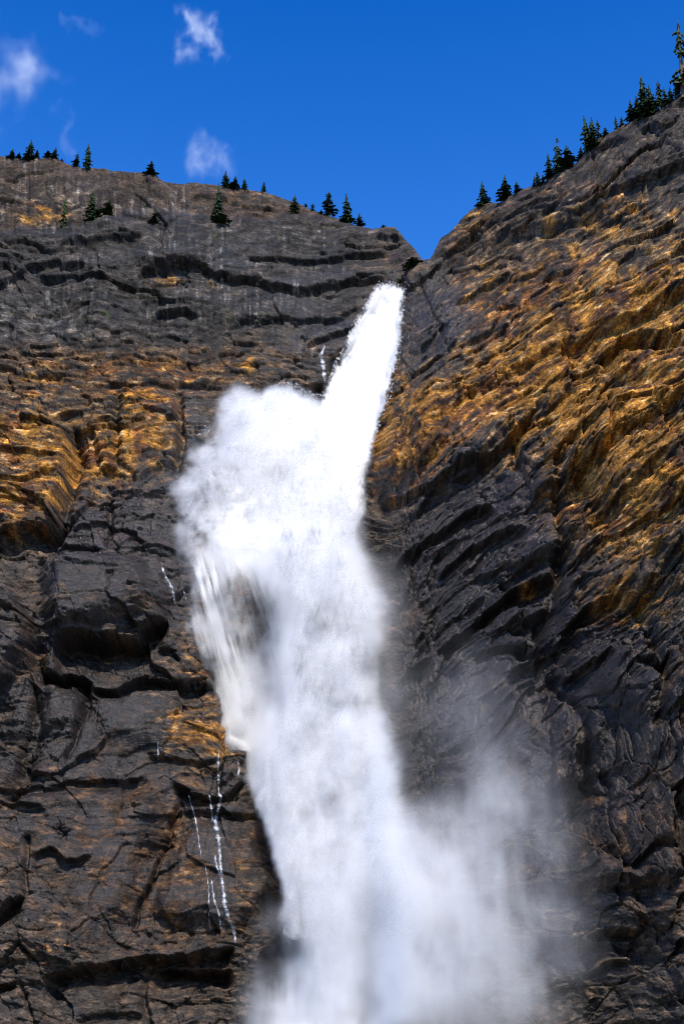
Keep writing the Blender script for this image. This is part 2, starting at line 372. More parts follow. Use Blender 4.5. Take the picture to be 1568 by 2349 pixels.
# ledges: the rock overhangs along these lines (points, metres out above, metres in below, reach above, reach below)
under = np.zeros_like(y)
LEDGES = [
    ([(300, 650), (325, 612), (420, 605), (520, 640), (620, 655), (700, 667), (790, 648), (890, 632)], 2.2, 3.0, 60, 24),
    ([(-300, 700), (-20, 655), (60, 620), (140, 605), (200, 600)], 1.5, 2.5, 60, 25),
    ([(0, 560), (60, 555), (120, 575), (200, 545), (260, 530), (340, 540)], 1.0, 2.0, 30, 20),
    ([(340, 742), (375, 712), (420, 703), (460, 718)], 1.5, 3.2, 40, 20),
    ([(530, 748), (600, 736), (680, 737), (770, 725), (840, 700)], 1.2, 2.2, 40, 18),
    ([(690, 796), (760, 776), (830, 742)], 1.2, 2.2, 30, 18),
    ([(560, 590), (700, 600), (800, 590), (900, 580)], 1.2, 2.2, 30, 18),
    ([(420, 452), (470, 455), (560, 470), (640, 478)], 0.8, 1.5, 20, 14),
    ([(240, 872), (420, 886), (560, 890), (740, 885)], 1.0, 1.6, 30, 16),
    ([(-100, 1060), (60, 1050), (150, 1070)], 1.0, 1.8, 30, 16),
    ([(-60, 1130), (50, 1120), (150, 1100)], 1.2, 2.0, 30, 16),
    ([(0, 1230), (60, 1225), (130, 1225), (160, 1200)], 2.0, 3.0, 40, 25),
    ([(380, 965), (408, 960)], 1.0, 3.0, 20, 12),
    ([(120, 1275), (150, 1262), (200, 1257), (240, 1280)], 1.2, 2.4, 40, 20),
    ([(150, 1220), (190, 1200), (245, 1205), (300, 1232), (345, 1245)], 1.0, 1.8, 30, 16),
    ([(125, 1474), (160, 1466), (230, 1462), (310, 1458), (345, 1438), (378, 1428), (384, 1440)], 4.0, 10.0, 150, 62),
    ([(85, 1502), (100, 1540), (140, 1552), (185, 1556), (212, 1566)], 2.5, 7.0, 60, 30),
    ([(205, 1580), (270, 1582), (330, 1548), (390, 1562), (440, 1572), (482, 1566)], 2.0, 5.0, 40, 28),
    ([(360, 1485), (395, 1498), (420, 1520)], 1.2, 2.6, 24, 16),
    ([(335, 1728), (420, 1742), (470, 1756), (502, 1748)], 1.2, 1.8, 60, 14),
    ([(395, 1800), (440, 1818), (480, 1830), (520, 1822), (562, 1792)], 2.0, 5.0, 30, 26),
    ([(415, 1862), (480, 1872), (560, 1884), (604, 1872)], 1.5, 3.2, 30, 20),
    ([(-60, 1812), (80, 1812), (150, 1800), (250, 1795), (330, 1780)], 1.0, 2.2, 30, 18),
    ([(-60, 1850), (40, 1852), (110, 1862)], 1.0, 2.4, 30, 18),
    ([(72, 1978), (92, 1976), (120, 1961), (140, 1966), (162, 1988), (222, 1976)], 1.6, 1.6, 40, 30),
    ([(-60, 2125), (0, 2105), (40, 2080), (66, 2060)], 2.0, 7.0, 60, 40),
    ([(95, 2244), (190, 2222), (250, 2216), (330, 2202), (440, 2192), (540, 2176)], 2.5, 8.0, 60, 40),
    ([(338, 2222), (400, 2214), (480, 2216), (540, 2225)], 1.0, 10.0, 20, 60),
    ([(-60, 2258), (45, 2254)], 1.0, 5.0, 20, 18),
    ([(170, 2340), (260, 2325), (340, 2330)], 1.0, 2.0, 20, 16),
    ([(600, 2062), (648, 2052)], 1.0, 6.0, 30, 60),
    ([(899, 1328), (929, 1276), (984, 1230), (1064, 1182), (1140, 1150)], 2.0, 4.5, 50, 22),
    ([(999, 1336), (1064, 1276), (1129, 1230), (1209, 1206)], 1.6, 3.4, 40, 20),
    ([(1000, 1496), (1064, 1456), (1104, 1416), (1164, 1362), (1224, 1332), (1282, 1306)], 2.5, 7.0, 60, 26),
    ([(905, 1596), (934, 1546), (999, 1506)], 1.8, 4.0, 40, 20),
    ([(1090, 1330), (1150, 1300), (1210, 1290)], 1.2, 2.6, 30, 16),
    ([(1080, 1500), (1130, 1490), (1190, 1500), (1230, 1520)], 1.5, 4.0, 30, 24),
    ([(1284, 1466), (1334, 1402), (1409, 1366), (1499, 1362)], 2.0, 5.5, 50, 30),
    ([(1285, 1560), (1340, 1545), (1400, 1500)], 1.5, 4.0, 40, 24),
    ([(1450, 1520), (1510, 1530), (1540, 1500)], 1.5, 4.0, 40, 24),
    ([(870, 1156), (984, 1124), (1059, 1068), (1134, 1028), (1199, 968), (1234, 926)], 2.0, 4.5, 50, 22),
    ([(1370, 820), (1434, 778), (1484, 762), (1568, 772), (1700, 760)], 2.5, 7.0, 50, 28),
    ([(1310, 952), (1390, 946)], 1.5, 2.5, 30, 12),
    ([(1262, 1070), (1290, 1030), (1316, 1006)], 1.5, 3.5, 30, 18),
    ([(1304, 1110), (1334, 1084), (1399, 1038)], 1.8, 4.5, 40, 20),
    ([(1310, 488), (1384, 441), (1459, 414), (1534, 374), (1620, 330)], 1.6, 3.2, 40, 18),
    ([(1464, 297), (1490, 286), (1524, 285), (1560, 262)], 1.2, 3.2, 24, 16),
    ([(1360, 333), (1400, 318), (1449, 311)], 1.0, 2.2, 20, 14),
    ([(1130, 545), (1180, 525), (1250, 490), (1300, 450)], 1.2, 2.4, 30, 14),
    ([(1180, 470), (1220, 455), (1250, 430)], 1.0, 2.0, 24, 12),
    ([(1000, 600), (1060, 560), (1120, 540)], 1.2, 2.4, 24, 14),
    ([(1530, 580), (1570, 560), (1640, 540)], 1.5, 3.5, 24, 16),
    ([(1030, 700), (1100, 655), (1180, 610)], 1.2, 2.4, 30, 14),
    ([(1060, 790), (1120, 760), (1160, 700)], 1.2, 2.4, 30, 14),
    ([(940, 800), (1000, 760), (1040, 730)], 1.2, 2.4, 24, 14),
    ([(1340, 2152), (1404, 2134), (1485, 2134)], 2.0, 7.0, 60, 26),
    ([(1345, 2044), (1399, 2043), (1450, 2036)], 1.0, 3.5, 30, 12),
    ([(1345, 2230), (1400, 2208), (1460, 2207)], 1.5, 4.5, 30, 20),
    ([(1520, 2200), (1560, 2160), (1640, 2150)], 2.0, 5.0, 40, 30),
    ([(1440, 1990), (1500, 1940), (1560, 1930)], 1.5, 3.5, 30, 18),
    ([(1530, 1820), (1568, 1790), (1640, 1780)], 1.5, 4.5, 30, 24),
    ([(1160, 2185), (1220, 2200)], 1.5, 3.0, 30, 24),
]
for pts, up, dn, hu, hd in LEDGES:
    p = np.array(pts, float)
    x0, x1 = p[0, 0], p[-1, 0]
    c0 = np.searchsorted(cols, x0 - 30); c1 = np.searchsorted(cols, x1 + 30)
    X = wx[:, c0:c1]; Y = wy[:, c0:c1]
    dv = wy[:, c0:c1] + jag[:, c0:c1] - np.interp(X, p[:, 0], p[:, 1])
    e = sstep(0, 1, (X - x0 + 4) / min(30, 0.3 * (x1 - x0))) * sstep(0, 1, (x1 + 4 - X) / min(30, 0.3 * (x1 - x0)))
    up_ = up * np.exp(-np.maximum(-dv, 0) / hu); dn_ = dn * np.exp(-(np.maximum(dv, 0) / hd) ** 1.5)
    s_ = sstep(-5, 5, dv + 2.0 * f3[:, c0:c1])
    under[:, c0:c1] = np.maximum(under[:, c0:c1], e * np.exp(-(dv / 8) ** 2))
    out[:, c0:c1] += e * lerp(up_, -dn_, s_)
# cracks: narrow grooves (points, depth, half width)
CRACKS = [
    ([(412, 1838), (400, 1880), (372, 1960), (345, 2030), (325, 2070), (310, 2125)], 3.0, 5),
    ([(84, 1490), (92, 1560), (84, 1660), (60, 1760), (30, 1830)], 5.0, 22),
    ([(252, 1140), (255, 1190), (250, 1260)], 2.0, 5),
    ([(170, 990), (185, 1060), (165, 1120), (150, 1190), (132, 1245)], 5.0, 12),
    ([(275, 905), (270, 980), (262, 1060), (300, 1090)], 2.5, 8),
    ([(195, 1560), (200, 1620), (170, 1700), (160, 1740)], 3.0, 8),
    ([(1234, 926), (1190, 990), (1180, 1060)], 3.5, 9),
    ([(1285, 1060), (1280, 1180), (1290, 1260), (1270, 1370), (1235, 1450), (1195, 1520)], 4.0, 12),
    ([(1400, 900), (1390, 960), (1398, 1030)], 3.0, 6),
    ([(66, 2060), (70, 1980), (72, 1930)], 2.0, 6),
    ([(335, 2215), (330, 2290), (345, 2349)], 3.0, 7),
    ([(45, 2255), (60, 2300), (80, 2345)], 2.0, 6),
    ([(1480, 1380), (1490, 1440), (1520, 1560), (1510, 1660)], 3.5, 14),
    ([(1265, 1560), (1330, 1660), (1345, 1800), (1310, 1900)], 3.0, 16),
    ([(505, 1650), (508, 1745), (500, 1830)], 2.0, 5),
    ([(410, 905), (418, 1000), (405, 1090)], 3.0, 8),
]
for pts, dep, hw in CRACKS:
    xs = [p[0] for p in pts]; ys = [p[1] for p in pts]
    m = (vx > min(xs) - 4 * hw) & (vx < max(xs) + 4 * hw) & (vy > min(ys) - 30) & (vy < max(ys) + 30)
    X, Y = wx[m], wy[m]; d = np.full(X.shape, 1e9, F)
    for (ax, ay), (bx, by) in zip(pts, pts[1:]):
        ex, ey = bx - ax, by - ay
        u = np.clip(((X - ax) * ex + (Y - ay) * ey) / (ex * ex + ey * ey), 0, 1)
        d = np.minimum(d, (X - ax - u * ex) ** 2 + (Y - ay - u * ey) ** 2)
    out[m] -= dep * np.exp(-d / (hw * hw))

# vertical flutes on the rim wall
rimw = sstep(4, -10, vy - bl) * sstep(930, 820, vx)
det = det * (1 - 0.35 * rimw) + rimw * 0.8 * fbm(vx / 18, vy / 160, 17, 3)
behind = sstep(-10, 25, vx - pl(RIM_L, vy)) * sstep(-5, 20, pl(RIM_R, vy) - vx) * sstep(620, 680, vy)      # worn smooth behind the water
out += det * (1 - 0.55 * behind) * (1 - 0.3 * slab) * (1 - 0.7 * under)
rimfade = 0.25 + 0.75 * sstep(0, 26, vy - sky_row[None, :].astype(F))
out *= rimfade
X, Yw, Z = at(vx, vy, y.astype(np.float64))
Yw = Yw - out

# ---------------------------------------------------------------- colours of the rock: stains, lichen, iron, damp
def blobs(lst):
    r = np.zeros(vx.shape, F)
    for cx, cy, rx, ry, a in lst:
        m = (np.abs(vx - cx) < 2.6 * rx) & (np.abs(vy - cy) < 2.6 * ry)
        r[m] += a * np.exp(-((vx[m] - cx) / rx) ** 2 - ((vy[m] - cy) / ry) ** 2)
    return r
iron = blobs([(1450, 900, 230, 210, 1.0), (1390, 1040, 140, 120, .9), (1470, 1190, 150, 170, .85), (1250, 850, 200, 140, .75), (1090, 930, 120, 100, .65), (920, 1010, 85, 130, 1.2),
    (1340, 650, 240, 140, .5), (1520, 500, 150, 110, .5), (1420, 1385, 110, 50, .75), (1300, 470, 130, 90, .3), (1450, 310, 150, 60, .25), (1560, 700, 120, 90, .6), (1210, 1335, 40, 16, .5),
    (70, 1040, 140, 130, 1.0), (320, 990, 110, 100, .85), (375, 1020, 40, 40, .8), (230, 1080, 90, 60, .5), (50, 1180, 100, 70, .55), (380, 855, 340, 45, .55), (460, 1670, 80, 70, 1.1), (450, 1535, 60, 30, .7),
    (95, 490, 80, 40, .65), (380, 640, 60, 20, .5), (420, 660, 200, 40, .3), (560, 430, 110, 30, .35), (1060, 500, 60, 50, .5), (1050, 640, 120, 60, .25), (100, 2180, 90, 60, .35),
    (250, 1495, 60, 10, .5), (600, 1350, 70, 60, .6), (520, 1450, 80, 80, .35), (530, 1728, 40, 14, .7), (880, 1450, 30, 90, .4), (920, 1640, 40, 60, .4)])
brown = blobs([(300, 840, 420, 70, .9), (200, 1070, 260, 170, 1.0), (1300, 900, 400, 350, .55), (1400, 1150, 300, 200, .5), (300, 1950, 330, 260, .55), (450, 2000, 200, 200, .55), (1150, 600, 220, 140, .5),
    (1500, 1900, 240, 400, .45), (620, 440, 240, 60, .6), (300, 1370, 150, 70, .4), (1250, 1800, 200, 300, .4), (550, 1430, 140, 200, 1.1), (900, 1500, 50, 260, .6), (80, 1500, 90, 120, .4)])
wet = blobs([(250, 1290, 180, 160, .9), (330, 1180, 130, 120, .8), (520, 1560, 120, 160, .5), (1060, 1220, 200, 170, .95), (1150, 1080, 110, 90, .8), (1230, 1420, 180, 160, .9), (1400, 1600, 260, 200, .75), (1010, 740, 90, 120, .9),
    (980, 660, 60, 60, .8), (300, 1950, 420, 400, .55), (430, 1060, 60, 150, 1), (1080, 1650, 220, 260, .95), (860, 800, 60, 90, .9), (1400, 2000, 260, 350, .5), (508, 1960, 26, 170, .9), (395, 1345, 26, 60, .8), (150, 1600, 180, 160, .75), (700, 780, 90, 90, .5), (560, 640, 260, 60, .35)])
pale = blobs([(1390, 520, 190, 60, .6), (1300, 610, 180, 60, .5), (40, 720, 140, 50, .7), (250, 760, 260, 30, .4), (160, 470, 120, 40, .4), (1480, 800, 70, 40, .6), (600, 530, 280, 30, .3), (1350, 1210, 40, 30, .6), (1500, 960, 140, 60, .45), (960, 910, 80, 60, .4),
    (1460, 1700, 90, 90, .2), (1400, 2080, 70, 60, .3), (1180, 1700, 80, 80, .25)])
nA = fbm(tt / 120, s / 40, 301, 4); nB = fbm(tt / 46, s / 15, 302, 4); nC = fbm(vx / 9, vy / 70, 303, 4); nD = fbm(tt / 30, s / 11, 304, 4); nE = fbm(vx / 60, vy / 60, 305, 4)
def mix(c, k, w): return c + (np.array(k, F) - c) * np.clip(w, 0, 1)[..., None]
col = np.zeros(vx.shape + (3,), F) + np.array((0.092, 0.081, 0.069), F)
col = mix(col, (0.034, 0.032, 0.032), sstep(-0.2, 0.6, nA + 0.3 * (r2 - 0.5)) * 0.85)
col = mix(col, (0.098, 0.057, 0.027), np.clip(brown + 0.22, 0, 1) * sstep(-0.35, 0.45, nB + 0.5 * (r2 - 0.5) + (brown - 0.5) * 0.8))
col = mix(col, (0.185, 0.115, 0.056), np.clip(brown, 0, 1) * sstep(0.15, 0.6, nD + 0.5 * (r3 - 0.5) + 0.3 * (brown - 0.5)) * 0.8)
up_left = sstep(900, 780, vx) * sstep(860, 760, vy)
streaky = np.clip(sstep(0.0, 0.5, fbm(vx / 110, vy / 90, 306, 3) + 0.1) + blobs([(560, 630, 220, 40, .8), (120, 470, 160, 60, .8), (500, 720, 200, 40, .5)]), 0, 1)
rimc = sstep(4, -10, vy - bl) * sstep(930, 820, vx)
col = mix(col, (0.085, 0.060, 0.040), rimc * sstep(-0.4, 0.3, nE + 0.4) * 0.8)
col = mix(col, (0.22, 0.21, 0.195), (np.clip(pale, 0, 1) * sstep(-0.2, 0.6, nB + 0.4 * (r3 - 0.5))) * 0.85)
col = mix(col, (0.26, 0.25, 0.23), up_left * sstep(0.3, 0.8, nC + 0.3 * nD) * 0.7 * streaky)
col = mix(col, (0.020, 0.020, 0.022), up_left * sstep(0.05, 0.55, -nC + 0.35 * nA) * (0.25 + 0.6 * streaky))
io = iron * (0.36 + 0.55 * r2 + 0.55 * r3) + (0.34 * nB + 0.30 * nE) * np.minimum(iron * 2, 1)
tone = np.clip(r1 + 0.5 * nE, 0, 1)[..., None]                     # rust, ochre or tan from block to block
rust = lerp(lerp(np.array((0.185, 0.074, 0.022), F), np.array((0.215, 0.115, 0.026), F), sstep(0.2, 0.5, tone)), np.array((0.185, 0.125, 0.068), F), sstep(0.6, 0.85, tone))
col = col + (rust - col) * (sstep(0.30, 0.72, io + 0.22 * (r4 - 0.5)) * 0.88)[..., None]
col = mix(col, (0.42, 0.205, 0.030), sstep(0.74, 1.1, io + 0.35 * nE + 0.55 * (r4 - 0.5)) * 0.8)
col = mix(col, (0.50, 0.38, 0.21), np.minimum(iron + 0.5 * pale, 1) * sstep(0.42, 0.8, 0.6 * nD + 1.1 * (r4 - 0.5)) * 0.7)
col = mix(col, (0.030, 0.026, 0.024), np.minimum(iron * 1.5, 1) * lerp(0.35, 0.8, right) * sstep(0.22, 0.65, fbm(vx / 34, vy / 60, 307, 4) + 0.35 * (0.5 - r2) + 0.25 * nA) * 0.8)
wn = np.clip(wet * 1.15 + 0.55 * nE * np.minimum(2 * wet, 1) + 0.25 * nA, 0, 1) * (1 - 0.75 * np.clip(io, 0, 1))
col = mix(col, (0.024, 0.021, 0.023), sstep(0.3, 0.9, wn) * 0.8)
col *= (0.74 + 0.50 * r3 + 0.34 * (r2 - 0.5))[..., None]
col *= (1 - np.array((0.32, 0.42, 0.52), F) * np.clip(blobs([(150, 1600, 330, 330, .9), (300, 2150, 420, 330, .8), (1420, 1950, 330, 420, .7), (1100, 1300, 260, 260, .6), (1380, 1560, 240, 160, .8), (280, 1300, 160, 120, .7)]), 0, 1)[..., None])      # damp stretches of both walls, darker and browner
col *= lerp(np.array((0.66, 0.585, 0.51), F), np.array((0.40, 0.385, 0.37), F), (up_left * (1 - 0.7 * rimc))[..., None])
col *= np.exp(0.55 * nD + 0.5 * nB + 0.35 * nA - 0.08)[..., None]            # blotches: varnish, lichen, freshly broken stone
moss = sstep(0.55, 0.85, nD + 0.2 * nE) * sstep(0.2, 0.6, blobs([(580, 738, 200, 16, 1), (250, 728, 80, 12, 1), (640, 855, 200, 20, .6), (1300, 760, 200, 90, .35), (950, 600, 40, 20, 1), (560, 545, 200, 16, .7), (1160, 570, 60, 30, .8), (230, 490, 60, 20, .8)]))
col = mix(col, (0.035, 0.05, 0.012), moss * 0.8)
wetv = np.clip(0.15 + wn * 1.0, 0, 1)

def sheet(name, V, quads, attrs, mat):
    """one mesh from a grid of points and the picked quads"""
    used = np.zeros(len(V), bool); used[quads.ravel()] = True
    remap = np.cumsum(used) - 1
    V = V[used]; quads = remap[quads]
    me = bpy.data.meshes.new(name)
    me.vertices.add(len(V)); me.vertices.foreach_set('co', np.ascontiguousarray(V, F).ravel())
    me.loops.add(quads.size); me.loops.foreach_set('vertex_index', np.ascontiguousarray(quads, np.int32).ravel())
    me.polygons.add(len(quads)); me.polygons.foreach_set('loop_start', np.arange(0, quads.size, 4, dtype=np.int32))
    me.update(calc_edges=True)
    for an, (kind, data) in attrs.items():
        a = me.attributes.new(an, kind, 'POINT')
        if kind == 'FLOAT_COLOR':
            c4 = np.ones((len(V), 4), F); c4[:, :3] = data[used]
            a.data.foreach_set('color', c4.ravel())
        else:
            a.data.foreach_set('value', np.ascontiguousarray(data[used], F))
    me.materials.append(mat)
    o = bpy.data.objects.new(name, me); scene.collection.objects.link(o)
    return o
# the top runs back from the rim as a rough plateau
back = [(1.5, 0.3), (5, 1.0), (14, 3), (40, 8), (120, 22), (300, 40)]
tops = []
for dy, dz in back[::-1]:
    tops.append((X[0] * (1 + dy / Yw[0] * 0.6), Yw[0] + dy, Z[0] + dz - 0.9 + 0.7 * fbm(cols / 12.0, cols * 0 + dy, 77, 3) - (0.02 * dy)))
XX = np.concatenate([np.array([t[0] for t in tops]), X]); YY = np.concatenate([np.array([t[1] for t in tops]), Yw]); ZZ = np.concatenate([np.array([t[2] for t in tops]), Z])
NB = len(back)
def padtop(a): return np.concatenate([np.repeat(a[:1], NB, 0), a])
P = np.stack([XX, YY, ZZ], -1).reshape(-1, 3)
R_ = NR + NB
idx = np.arange(R_ * NC).reshape(R_, NC)
quads = np.stack([idx[:-1, :-1], idx[1:, :-1], idx[1:, 1:], idx[:-1, 1:]], -1).reshape(-1, 4)
split_x = (pl(RIM_L, vy) * 0.25 + pl(RIM_R, vy) * 0.75); split_x = np.where(vy < 640, 968, split_x)
is_right = padtop(vx > split_x)[:-1, :-1].ravel()
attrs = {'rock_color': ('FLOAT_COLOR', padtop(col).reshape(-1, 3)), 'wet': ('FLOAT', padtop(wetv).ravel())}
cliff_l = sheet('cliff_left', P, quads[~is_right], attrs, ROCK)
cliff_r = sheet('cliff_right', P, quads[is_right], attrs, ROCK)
def tag(o, label=None, cat=None, group=None, kind=None):
    if label: o['label'] = label
    if cat: o['category'] = cat
    if group: o['group'] = group
    if kind: o['kind'] = kind
    return o
tag(cliff_l, 'grey and brown banded rock wall to the left of the falls', 'cliff', kind='structure')
tag(cliff_r, 'orange stained rock wall rising to the right of the falls', 'cliff', kind='structure')

# ---------------------------------------------------------------- the falling water: body of white water and the spray round it
def poly_mask(px, py, pts, inner, outer):
    """1 deep inside, 0 outside; the fade runs from `outer` px beyond the outline to `inner` px within"""
    return sstep(-outer, inner, poly_sd(px, py, pts))
CHUTE = [(872, 652), (885, 650), (925, 660), (922, 700), (920, 730), (915, 790), (902, 850), (886, 920), (868, 965), (850, 1045), (835, 1090), (832, 1180), (800, 1240), (760, 1140), (730, 1040),
         (715, 960), (735, 925), (752, 880), (775, 832), (790, 800), (803, 762), (828, 722), (842, 690)]
DOME = [(825, 1240), (815, 1130), (790, 1040), (765, 960), (735, 915), (690, 892), (650, 882), (605, 905), (560, 888), (530, 915), (500, 950), (470, 990), (440, 1032), (428, 1075),
        (402, 1110), (392, 1140), (408, 1150), (404, 1220), (415, 1255), (428, 1285), (500, 1310), (580, 1330), (680, 1380), (840, 1380)]
COLUMN = [(600, 1180), (815, 1180), (835, 1260), (862, 1320), (885, 1400), (888, 1470), (872, 1540), (882, 1640), (900, 1730), (912, 1830), (930, 1900), (960, 2000), (1000, 2200), (1010, 2500),
          (570, 2500), (575, 2300), (600, 2160), (615, 2060), (590, 2000), (560, 1900), (550, 1830), (580, 1720), (630, 1580), (640, 1440), (635, 1390), (590, 1320)]
VEIL = [(428, 1235), (520, 1235), (600, 1270), (640, 1380), (665, 1480), (680, 1700), (690, 1900), (600, 1900), (572, 1800), (560, 1735), (512, 1700), (500, 1620), (480, 1550), (450, 1500), (420, 1440), (440, 1380)]
MIST = [(640, 2020), (700, 1900), (900, 1900), (930, 1895), (1000, 1870), (1080, 1830), (1130, 1760), (1180, 1720), (1235, 1760), (1280, 1840), (1310, 1920), (1340, 2050), (1360, 2250), (1370, 2560),
        (560, 2560), (585, 2300), (600, 2220), (630, 2140)]

def bed_depth(px, py):
    """the line the water keeps: the floor of the trough, without its steep sides"""
    mid = (pl(RIM_L, py) + pl(RIM_R, py)) / 2
    return y_smooth(0.5 * px + 0.5 * mid, py) + 0.8 * pl(TROUGH, py)

# ---- spray as a grid of densities in a box that leans with the cliff
VOX = 0.85
LEAN = math.atan(0.27)
B0 = np.array(at(784, 2349, 350.0))                                   # origin of the leaning box
BX, BY, BZ = (-56.0, 66.0), (-60.0, 28.0), (-14.0, 276.0)             # box extent across, in depth and up the lean
nx, ny, nz = [int(round((b - a) / VOX)) for a, b in (BX, BY, BZ)]
gx = np.linspace(BX[0], BX[1], nx, endpoint=False) + VOX / 2
gy = np.linspace(BY[0], BY[1], ny, endpoint=False) + VOX / 2
gz = np.linspace(BZ[0], BZ[1], nz, endpoint=False) + VOX / 2
LX, LY, LZ = np.meshgrid(gx.astype(F), gy.astype(F), gz.astype(F), indexing='ij')
cl, sl = math.cos(LEAN), math.sin(LEAN)
WX = LX + B0[0]; WY = B0[1] + LY * cl + LZ * sl; WZ = B0[2] - LY * sl + LZ * cl
def spectral(shape, seed, power, an=(1, 1, 1), lo=0.0, VOX=VOX):
    """smooth random field on the grid, unit variance, falling spectrum; an: how far it is drawn out along each axis"""
    r = np.random.default_rng(seed).standard_normal(shape).astype(F)
    f = np.fft.rfftn(r)
    k = [np.fft.fftfreq(shape[0]) * an[0], np.fft.fftfreq(shape[1]) * an[1], np.fft.rfftfreq(shape[2]) * an[2]]
    kk = np.sqrt(k[0][:, None, None] ** 2 + k[1][None, :, None] ** 2 + k[2][None, None, :] ** 2) * VOX
    f *= np.where(kk > lo, (kk + 0.004) ** (-power), 0)
    r = np.fft.irfftn(f, s=shape, axes=(0, 1, 2)).astype(F)
    return r / r.std()
nz1 = spectral((nx, ny, nz), 1, 2.1)                                   # billows
nz2 = spectral((nx, ny, nz), 2, 1.7, (1, 1, 5))                      # drawn out downwards
# chart position of every cell, and how far it stands out from the bed behind it
CX, CY = chart(WX, WY, WZ)
CX = CX.astype(F); CY = CY.astype(F)
# bed depth by lookup on a coarse chart grid
lx = np.arange(300, 1441, 6.0); ly = np.arange(560, 2561, 6.0)
LVX, LVY = np.meshgrid(lx.astype(F), ly.astype(F))
def lut(tab, px, py):
    i = np.clip((px - lx[0]) / 6.0, 0, len(lx) - 1.001); j = np.clip((py - ly[0]) / 6.0, 0, len(ly) - 1.001)
    i0 = i.astype(np.int32); j0 = j.astype(np.int32); fi = (i - i0).astype(F); fj = (j - j0).astype(F)
    a = tab[j0, i0] * (1 - fi) + tab[j0, i0 + 1] * fi
    b = tab[j0 + 1, i0] * (1 - fi) + tab[j0 + 1, i0 + 1] * fi
    return a * (1 - fj) + b * fj
# nearest rock seen in each cell of the chart, and the same smoothed
FRONT = np.full(LVX.shape, 1e9, F)
_cx, _cy = chart(X[:rows_in], Yw[:rows_in], Z[:rows_in])
_i = np.round((_cx - lx[0]) / 6.0).astype(int); _j = np.round((_cy - ly[0]) / 6.0).astype(int)
_ok = (_i >= 0) & (_i < len(lx)) & (_j >= 0) & (_j < len(ly))
np.minimum.at(FRONT, (_j[_ok], _i[_ok]), Yw[:rows_in][_ok].astype(F))
FRONT = np.where(FRONT > 1e8, y_smooth(LVX, LVY), FRONT)
def blur(a_, n):
    for ax in (0, 1):
        p_ = np.pad(a_, [(n, n) if k == ax else (0, 0) for k in (0, 1)], 'edge'); c_ = np.cumsum(p_, ax, dtype=np.float64)
        lead = np.take(c_, range(2 * n, c_.shape[ax]), ax); lag = np.take(c_, range(0, c_.shape[ax] - 2 * n), ax)
        a_ = ((lead - lag) / (2 * n)).astype(F)
    return a_
def near(a_, n):
    for ax in (0, 1):
        r_ = a_
        for k in range(1, n + 1):
            r_ = np.minimum(r_, np.minimum(np.roll(a_, k, ax), np.roll(a_, -k, ax)))
        a_ = r_
    return a_
FACE = blur(near(FRONT, 1), 2)
BED = np.where((LVX < pl(RIM_L, LVY) + 6) & (LVY > 1520), bed_depth(LVX, LVY), np.minimum(bed_depth(LVX, LVY), blur(FACE, 3))).astype(F)
BED = blur(BED, 2)
def soft2(pts, inner, outer): return poly_mask(LVX, LVY, pts, inner, outer).astype(F)
in_x = (CX > 300) & (CX < 1440) & (CY > 600)
sel = np.nonzero(in_x.ravel())[0]
cxs, cys = CX.ravel()[sel], CY.ravel()[sel]
n1, n2 = nz1.ravel()[sel], nz2.ravel()[sel]
n3 = spectral((nx, ny, nz), 3, 1.35, lo=0.02).ravel()[sel]          # froth
wxs = cxs + 9 * n1 + 6 * n2 + 6 * n3; wys = cys + 14 * nz2.ravel()[np.minimum(sel + 7, sel.max())] * 0.5
standoff = lut(BED, cxs, cys) - WY.ravel()[sel] + 3.0 * n1 + 1.2 * n3
def slabd(c, h): return np.exp(-np.abs((standoff - c) / h) ** 3)
SD = {k: poly_sd(LVX, LVY, p).astype(F) for k, p in dict(chute=CHUTE, dome=DOME, column=COLUMN, veil=VEIL, mist=MIST).items()}
def sd(k): return lut(SD[k], wxs, wys)
cy_off = np.interp(cys, [600, 880, 900, 1150, 1300, 1800, 2100, 2600], [4, 5, 9, 15, 17, 18, 19, 20]).astype(F)
d_ch = 0.10 * sstep(-3, 10, lut(SD['chute'], cxs + 3 * n3, cys)) * slabd(3.5, 3.5) * np.clip(1 + 0.5 * n2, 0.1, 3)
hollow = 1 - 0.8 * np.exp(-((cxs - 640) / 45) ** 2 - ((cys - 1090) / 55) ** 2) - 0.6 * np.exp(-((cxs - 610) / 50) ** 2 - ((cys - 1190) / 45) ** 2)      # thinner spray in the heart of the plume
flat_ = 1 - 0.62 * sstep(690, 520, cxs) * sstep(980, 1180, cys)                 # low on the left the spray lies close to the rock
d_do = 0.30 * np.clip(hollow, 0.1, 1) * sstep(-14, 40 + 18 * sstep(620, 460, cxs), sd('dome')) ** 1.5 * slabd(cy_off * flat_, 11 * flat_) * np.clip(0.75 + 0.5 * n1 + 0.45 * n3, 0.02, 3)
d_do *= np.interp(cys, [1220, 1300, 1380], [1, 0.5, 0.08]) * np.where(cxs > 640, 1, 1) * np.interp(cxs, [420, 560], [1.0, 1])
d_co = 0.42 * sstep(-34, 80, sd('column') - np.interp(cys, [1850, 2150], [0, 50])) ** 1.7 * slabd(cy_off, 12) * np.clip(0.8 + 0.35 * n1 + 0.4 * n2, 0.05, 3)
d_co += 0.009 * sstep(-95, 20, sd('column') + 8 * n1) * sstep(780, 840, cxs) * sstep(1220, 1330, cys) * sstep(2000, 1850, cys) * slabd(12, 10) * np.clip(0.7 + 0.5 * n1 + 0.4 * n2, 0.05, 3)      # thin spray hanging beside the column
d_ve = 0.11 * sstep(-14, 40, sd('veil')) * slabd(3.5, 4) * np.clip(0.6 + 0.8 * n2, 0.05, 3) * np.interp(cys, [1280, 1340, 1500, 1700], [1.3, 1.5, 1.3, 2.2])
